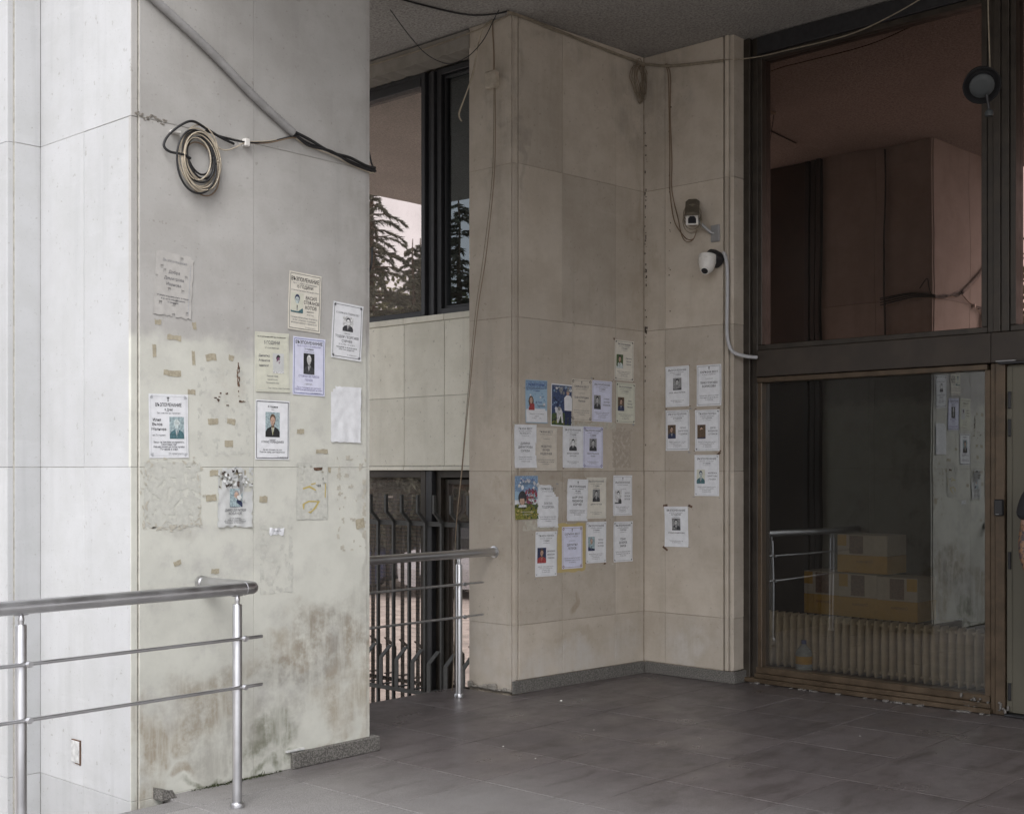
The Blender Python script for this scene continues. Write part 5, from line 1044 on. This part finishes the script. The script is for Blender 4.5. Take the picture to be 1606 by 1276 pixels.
# coil on the hidden side of the big pillar (seen mirrored in the bronze glass)
hc = thing('cable_coil', 'black cable coil on the inner side of the left pillar, seen mirrored in the glass', 'cable coil', (4.52, 5.55, 2.55)); r_ = random.Random(31)
for k in range(8):
    pts = [(4.515+.004*(k % 4), 5.55+(.16+r_.uniform(-.02, .02))*math.cos(2*PI*i/20), 2.58+(.085+r_.uniform(-.004, .004))*math.sin(2*PI*i/20)-.004*k) for i in range(21)]
    into(cable('cable_turn', pts, .0055, 'cable_black', k=3), hc)
into(cable('cable_tail', [(4.51, 5.55, 2.66), (4.51, 5.56, 3.2), (4.51, 5.55, 3.9), (4.51, 5.55, 4.56)], .009, 'cable_black'), hc)
into(cable('cable_tail', [(4.51, 5.40, 2.52), (4.51, 5.25, 2.50), (4.51, 5.10, 2.58), (4.51, 5.08, 2.7)], .006, 'cable_black'), hc)
# litter on the floor
r_ = random.Random(17)
for at, (u, v, s) in zip(('near the foot of the column, biggest one', 'in the middle of the porch floor', 'on the floor midway between pillar and column', 'on the floor nearest the left pillar', 'on the floor before the glazed front'), ((6.30, 5.25, .022), (5.72, 4.52, .010), (5.05, 4.62, .011), (4.95, 4.30, .009), (6.6, 3.3, .010))):
    m = MB(); n = 6
    s *= .6; m.add([(u+s*math.cos(2*PI*i/n)*r_.uniform(.6, 1.2), v+s*math.sin(2*PI*i/n)*r_.uniform(.5, 1), .001) for i in range(n)]+[(u, v, s*.5)], [(i, (i+1) % n, n) for i in range(n)]+[tuple(range(n))[::-1]])
    tag(m.obj('floor_crumb', 'debris_white'), 'tiny white crumb of plaster '+at, 'crumb', 'white crumbs on the porch floor')

# ------------------------------------------------------------------ person at the right edge
def skin_mesh(name, J, E, mat, parent, sub=2, root=0):
    me = bpy.data.meshes.new(name); names = list(J); me.from_pydata([J[k][0] for k in names], [(names.index(a), names.index(b)) for a, b in E], [])
    o = bpy.data.objects.new(name, me); COL.objects.link(o); md = o.modifiers.new('s', 'SKIN')
    if not me.skin_vertices: 
        bpy.context.view_layer.objects.active = o; bpy.ops.mesh.customdata_skin_add()
    for i, k in enumerate(names):
        r = J[k][1]; me.skin_vertices[0].data[i].radius = r if isinstance(r, tuple) else (r, r); me.skin_vertices[0].data[i].use_root = (i == root)
    sb = o.modifiers.new('u', 'SUBSURF'); sb.levels = sub; sb.render_levels = sub
    dg = bpy.context.evaluated_depsgraph_get(); nm = bpy.data.meshes.new_from_object(o.evaluated_get(dg)); bpy.data.objects.remove(o)
    nm.materials.clear()
    for mm in (mat if isinstance(mat, list) else [mat]): nm.materials.append(MAT[mm])
    nm.polygons.foreach_set('use_smooth', [True]*len(nm.polygons)); nm.name = name
    r = bpy.data.objects.new(name, nm); COL.objects.link(r); r.parent = parent; return r
pr = thing('person', 'person in black t-shirt and dark shorts with a tattooed forearm by the door', 'person', (7.515, 2.43, 0), math.radians(-58))
J = {'pelvis': ((0, 0, .93), (.16, .115)), 'waist': ((0, .0, 1.08), (.15, .10)), 'chest': ((0, .01, 1.28), (.17, .115)), 'neckb': ((0, .015, 1.44), (.085, .075)), 'neck': ((0, .0, 1.52), (.055, .058)), 'headl': ((0, -.02, 1.60), (.066, .085)), 'headm': ((0, -.015, 1.68), (.078, .098)), 'headt': ((0, .0, 1.755), (.055, .07))}
E_ = [('pelvis', 'waist'), ('waist', 'chest'), ('chest', 'neckb'), ('neckb', 'neck'), ('neck', 'headl'), ('headl', 'headm'), ('headm', 'headt')]
for s, q in ((-1, 'r'), (1, 'l')):
    J.update({q+'cl': ((s*.13, .015, 1.41), .07), q+'sh': ((s*.205, .015, 1.39), .062), q+'el': ((s*.262, .035, 1.10), (.043, .043)), q+'fo': ((s*.262, .01, 1.0), (.042, .042)), q+'wr': ((s*.238, -.07, .86), (.025, .03)), q+'pa': ((s*.232, -.09, .80), (.022, .04)),
              q+'hip': ((s*.095, 0, .88), .095), q+'kn': ((s*.105, -.01, .50), .056), q+'ca': ((s*.107, .02, .37), .055), q+'an': ((s*.11, .02, .09), .036), q+'ft': ((s*.12, -.08, .045), (.042, .035)), q+'to': ((s*.125, -.16, .03), (.036, .022))})
    E_ += [('chest', q+'cl'), (q+'cl', q+'sh'), (q+'sh', q+'el'), (q+'el', q+'fo'), (q+'fo', q+'wr'), (q+'wr', q+'pa'), ('pelvis', q+'hip'), (q+'hip', q+'kn'), (q+'kn', q+'ca'), (q+'ca', q+'an'), (q+'an', q+'ft'), (q+'ft', q+'to')]
    for i in range(4):
        x0 = s*.232; y0 = -.118+.022*i; L_ = (.062, .074, .078, .068)[3-i] if True else .07
        a, b, c = q+'f%da' % i, q+'f%db' % i, q+'f%dc' % i
        J[a] = ((x0, y0+.002, .765), .0095); J[b] = ((x0-s*.010, y0-.006, .765-L_*.55), .0088); J[c] = ((x0-s*.032, y0-.010, .765-L_), .0075); E_ += [(q+'pa', a), (a, b), (b, c)]
    J[q+'t1'] = ((x0-s*.006, -.130, .815), .011); J[q+'t2'] = ((x0-s*.014, -.150, .775), .009); J[q+'t3'] = ((x0-s*.022, -.152, .745), .008); E_ += [(q+'pa', q+'t1'), (q+'t1', q+'t2'), (q+'t2', q+'t3')]
body = skin_mesh('body', J, E_, ['skin', 'tattooed_skin'], pr)
for p in body.data.polygons:
    if .85 < p.center.z < 1.19 and abs(p.center.x) > .2: p.material_index = 1
T_ = {'a': ((0, 0, .80), (.185, .142)), 'm': ((0, 0, .95), (.182, .135)), 'b': ((0, .0, 1.08), (.176, .128)), 'c': ((0, .01, 1.28), (.19, .135)), 'd': ((0, .012, 1.43), (.10, .09)), 'e': ((0, .005, 1.475), (.075, .075))}
ET = [('a', 'm'), ('m', 'b'), ('b', 'c'), ('c', 'd'), ('d', 'e')]
for s, q in ((-1, 'r'), (1, 'l')):
    T_.update({q+'1': ((s*.14, .015, 1.40), .085), q+'2': ((s*.215, .017, 1.37), .08), q+'3': ((s*.258, .028, 1.20), (.068, .075))}); ET += [('c', q+'1'), (q+'1', q+'2'), (q+'2', q+'3')]
skin_mesh('tshirt', T_, ET, 'black_cloth', pr)
SH = {'a': ((0, 0, .99), (.165, .125)), 'b': ((0, 0, .88), (.175, .135))}; ES = [('a', 'b')]
for s, q in ((-1, 'r'), (1, 'l')): SH.update({q+'1': ((s*.10, 0, .80), .112), q+'2': ((s*.108, -.005, .55), .10)}); ES += [('b', q+'1'), (q+'1', q+'2')]
skin_mesh('shorts', SH, ES, 'dark_cloth', pr)
hr = skin_mesh('hair', {'a': ((0, .025, 1.66), (.088, .095)), 'b': ((0, .012, 1.745), (.085, .10)), 'c': ((0, .005, 1.785), (.06, .07))}, [('a', 'b'), ('b', 'c')], 'hair_brown', pr)
for v in hr.data.vertices:
    if v.co.y < -.05 and v.co.z < 1.735: v.co.y = -.04
for s in (-1, 1):
    shade(MB().lathe([(.0, -.011), (.009, -.007), (.0115, 0), (.009, .007), (.0, .011)], (s*.032, -.098, 1.672), (0, 1, 0), 12).obj('eye', 'eye_white', pr)); shade(MB().lathe([(.0, -.002), (.0055, -.001), (.0055, .001)], (s*.032, -.1085, 1.672), (0, 1, 0), 10).obj('pupil', 'black_plastic', pr))
    shade(MB().lathe([(.004, -.012), (.016, -.008), (.018, 0), (.014, .008), (.004, .012)], (s*.086, .005, 1.66), (1, .3, 0), 10).obj('ear', 'skin', pr)); MB().tube([(s*.016, -.112, 1.693), (s*.034, -.114, 1.698), (s*.05, -.103, 1.692)], .0035, 6).obj('eyebrow', 'hair_brown', pr)
    skin_mesh('shoe', {'a': ((s*.11, .035, .05), (.05, .045)), 'b': ((s*.12, -.08, .045), (.052, .042)), 'c': ((s*.126, -.175, .034), (.042, .03))}, [('a', 'b'), ('b', 'c')], 'shoe', pr)
link('nose', [(-.016, -.105, 1.632), (.016, -.105, 1.632), (0, -.100, 1.675), (0, -.132, 1.638), (0, -.104, 1.626)], [(0, 3, 2), (3, 1, 2), (0, 4, 3), (4, 1, 3)], 'skin', pr)
MB().tube([(-.024, -.100, 1.603), (0, -.107, 1.604), (.024, -.100, 1.603)], [.003, .006, .003], 8).obj('mouth', 'lip', pr, True)

# ------------------------------------------------------------------ outside, seen only mirrored in the panes
def conifer(label, x, y, h, seed, spread=.22, droop=.35):
    r = random.Random(seed); t = thing('conifer_tree', label, 'tree', (x, y, -1), 0, 'trees across the street')
    MB().tube([(0, 0, 0), (.05, .0, h*.4), (0, .05, h*.8), (0, 0, h)], [.15, .11, .05, .012], 8).obj('trunk', 'bark', t, True)
    v = []; f = []; bmb = MB()
    nb = int(h*24)
    for k in range(nb):
        q = (k+r.random())/nb; z = h*(.10+.88*q); L_ = (h*spread)*(1-q)**.75*r.uniform(.65, 1.15)+.12; a = r.uniform(0, 2*PI)
        d = Vector((math.cos(a), math.sin(a), 0)); pts = [Vector((0, 0, z))+d*(L_*s)+Vector((0, 0, -droop*L_*s*s+.16*L_*s)) for s in (0, .35, .7, 1)]
        if L_ > .5: bmb.tube(pts, [.03, .02, .012, .004], 4, caps=False)
        ns = int(26+L_*95)
        for i in range(ns):
            s = r.random()**.7; p = pts[0].lerp(pts[1], s/.35) if s < .35 else (pts[1].lerp(pts[2], (s-.35)/.35) if s < .7 else pts[2].lerp(pts[3], (s-.7)/.3))
            sd_ = d.cross(Vector((0, 0, 1)))*r.choice((-1, 1)); tip = p+(d*r.uniform(.04, .2)+sd_*r.uniform(.01, .22)*(1.1-s)+Vector((0, 0, r.uniform(-.16, .03))))*(.6+.4*min(1, L_)); w = Vector((r.uniform(-1, 1), r.uniform(-1, 1), r.uniform(-1, 1)))*.026
            b = len(v); v += [p-w, p+w, tip]; f.append((b, b+1, b+2))
    bmb.obj('branches', 'bark', t, True); link('crown', v, f, 'needle_green', t)
conifer('tall drooping conifer mirrored at the left edge of the tall window', -5.07, 20.35, 9.6, 1, .21, .5)
conifer('slim conifer mirrored in the middle of the left pane of the tall window', -5.75, 19.75, 7.5, 2, .2)
conifer('small conifer mirrored at the right of the left pane of the tall window', -6.6, 20.35, 7.7, 3, .19)
conifer('dark pointed conifer mirrored in the right pane of the tall window', -6.25, 18.94, 8.4, 4, .17)
def leafy(name, label, x, y, h, cr, seed, mat='leaf_green', n=7000, group='trees across the street'):
    r = random.Random(seed); t = thing(name, label, 'tree', (x, y, -1), 0, group); tr = MB().tube([(0, 0, 0), (.1, 0, h*.3), (.05, .1, h*.55), (0, 0, h*.85)], [.2, .15, .1, .03], 8)
    cl_ = [Vector((r.gauss(0, cr*.5), r.gauss(0, cr*.5), h*.62+r.uniform(-.32, .36)*h)) for _ in range(26)]
    for c in cl_: tr.tube([(0.05, 0, h*.35), tuple(Vector((.05, 0, h*.4)).lerp(c, .6)+Vector((0, 0, -.1))), tuple(c)], [.06, .03, .01], 5)
    tr.obj('trunk', 'bark', t, True); v = []; f = []
    for i in range(n):
        c = r.choice(cl_); p = c+Vector((r.gauss(0, 1), r.gauss(0, 1), r.gauss(0, .8)))*cr*.24; a = Vector((r.uniform(-1, 1), r.uniform(-1, 1), r.uniform(-1, 1))).normalized()*.09; b_ = a.orthogonal().normalized()*.05; b = len(v); v += [p-a, p+b_, p+a, p-b_]; f.append((b, b+1, b+2, b+3))
    link('crown', v, f, mat, t)
leafy('leafy_tree', 'yellowish leafy tree mirrored at the far right edge of the bronze glass', -14.3, 12.5, 7.4, 2.4, 5)
leafy('leafy_tree', 'broad leafy tree standing behind the parked cars, mirrored low in the tall window', -9.0, 23.6, 6.8, 2.6, 6)
leafy('leafy_tree', 'round leafy tree left of the conifers across the street', -7.4, 25.6, 6.9, 2.6, 7)
leafy('leafy_tree', 'lower bushy tree right of the conifers, mirrored behind the dark pointed one', -9.2, 21.2, 6.6, 2.0, 8, 'hedge_green')
hg = MB(); r = random.Random(9); v = []; f = []
for i in range(16000):
    s = r.random(); p = Vector((-16+14*s+r.gauss(0, .3), 19.6+8*s+r.gauss(0, .3), -1+abs(r.gauss(0, 1.0)) % 2.4)); a = Vector((r.uniform(-1, 1), r.uniform(-1, 1), r.uniform(-1, 1))).normalized()*.1; b_ = a.orthogonal().normalized()*.06; b = len(v); v += [p-a, p+b_, p+a, p-b_]; f.append((b, b+1, b+2, b+3))
o = stuff(link('hedge', v, f, 'hedge_green')); o['label'] = 'long uneven green hedge across the street, seen mirrored in the windows'; o['category'] = 'hedge'
def car(label, x, y, rot, paint):
    t = thing('parked_car', label, 'car', (x, y, -1), rot, 'cars parked across the street')
    def loft(prof, name, mat, inset=0.):
        secs = []
        for (xx, zb, zt, hw, tw) in prof: secs.append([(xx, -hw, zb), (xx, -hw, (zb+zt)*.5), (xx, -tw, zt), (xx, tw, zt), (xx, hw, (zb+zt)*.5), (xx, hw, zb)])
        n = 6; vv = [p for s in secs for p in s]; ff = [(i*n+k, (i+1)*n+k, (i+1)*n+(k+1) % n, i*n+(k+1) % n) for i in range(len(secs)-1) for k in range(n)]+[tuple(range(n)), tuple((len(secs)-1)*n+k for k in range(n))[::-1]]
        return link(name, vv, ff, mat, t, smooth=False)
    loft([(-2.1, .35, .72, .74, .70), (-1.95, .22, .86, .82, .76), (-1.0, .2, .92, .85, .78), (.8, .2, .94, .85, .78), (1.75, .22, .92, .83, .76), (2.05, .32, .82, .76, .7)], 'body', paint)
    loft([(-1.15, .90, .95, .76, .74), (-.45, .90, 1.38, .76, .60), (.3, .90, 1.45, .77, .60), (1.0, .90, 1.38, .76, .58), (1.75, .90, .97, .74, .70)], 'cabin', 'car_glass')
    loft([(-.5, 1.385, 1.41, .60, .56), (.3, 1.45, 1.475, .61, .57), (1.02, 1.385, 1.41, .59, .55)], 'roof', paint)
    for xx in (-.62, .38, 1.3):
        for s in (-1, 1): MB().tube([(xx, s*.785, .93), (xx*.82+.08, s*.612, 1.40)], .025, 5).obj('window_pillar', paint, t)
    for xx in (-1.32, 1.28):
        for s in (-1, 1):
            w_ = shade(MB().lathe([(.12, 0), (.30, 0), (.315, .03), (.315, .17), (.30, .2)], (xx, s*.66, .315), (0, s, 0), 20).obj('wheel', 'tyre', t)); shade(MB().lathe([(.02, 0), (.2, .0), (.2, .01)], (xx, s*.865, .315), (0, s, 0), 16).obj('rim', 'rim', w_))
    for s in (-1, 1):
        MB().box(-2.09, -1.99, s*.5-.14, s*.5+.14, .62, .74, 0, .02).obj('headlight', 'car_lamp', t); MB().box(1.98, 2.06, s*.56-.1, s*.56+.1, .68, .8, 0, .02).obj('tail_light', 'car_red_light', t)
car('silver car parked across the street, mirrored in the right pane of the low window', -5.6, 16.9, math.radians(62), 'car_silver')
car('dark blue car parked across the street, mirrored in the left pane of the low window', -3.6, 21.0, math.radians(62), 'car_blue')
car('white car parked across the street beyond the silver one', -8.2, 12.4, math.radians(62), 'car_white')
hs_ = thing('house', 'pale low house with tiled roof far across the street, mirrored at the right edge', 'building', (-26, 11, -1))
MB().box(-3, 3, -9, 9, 0, 5.2).obj('wall', 'facade_render', hs_)
link('roof', [(-3.5, -9.5, 5.2), (3.5, -9.5, 5.2), (3.5, 9.5, 5.2), (-3.5, 9.5, 5.2), (0, -7, 6.6), (0, 7, 6.6)], [(0, 1, 4), (1, 2, 5, 4), (2, 3, 5), (3, 0, 4, 5), (0, 3, 2, 1)], 'roof_tile', hs_)
for k in range(6):
    for z in (.9, 3.3):
        w_ = MB().box(2.98, 3.05, -7.8+2.8*k, -6.6+2.8*k, z, z+1.4, 0, .01).obj('window', 'white_plastic', hs_); link('pane', [(3.056, -7.7+2.8*k, z+.1), (3.056, -6.7+2.8*k, z+.1), (3.056, -6.7+2.8*k, z+1.3), (3.056, -7.7+2.8*k, z+1.3)], [(0, 1, 2, 3)], 'car_glass', w_)
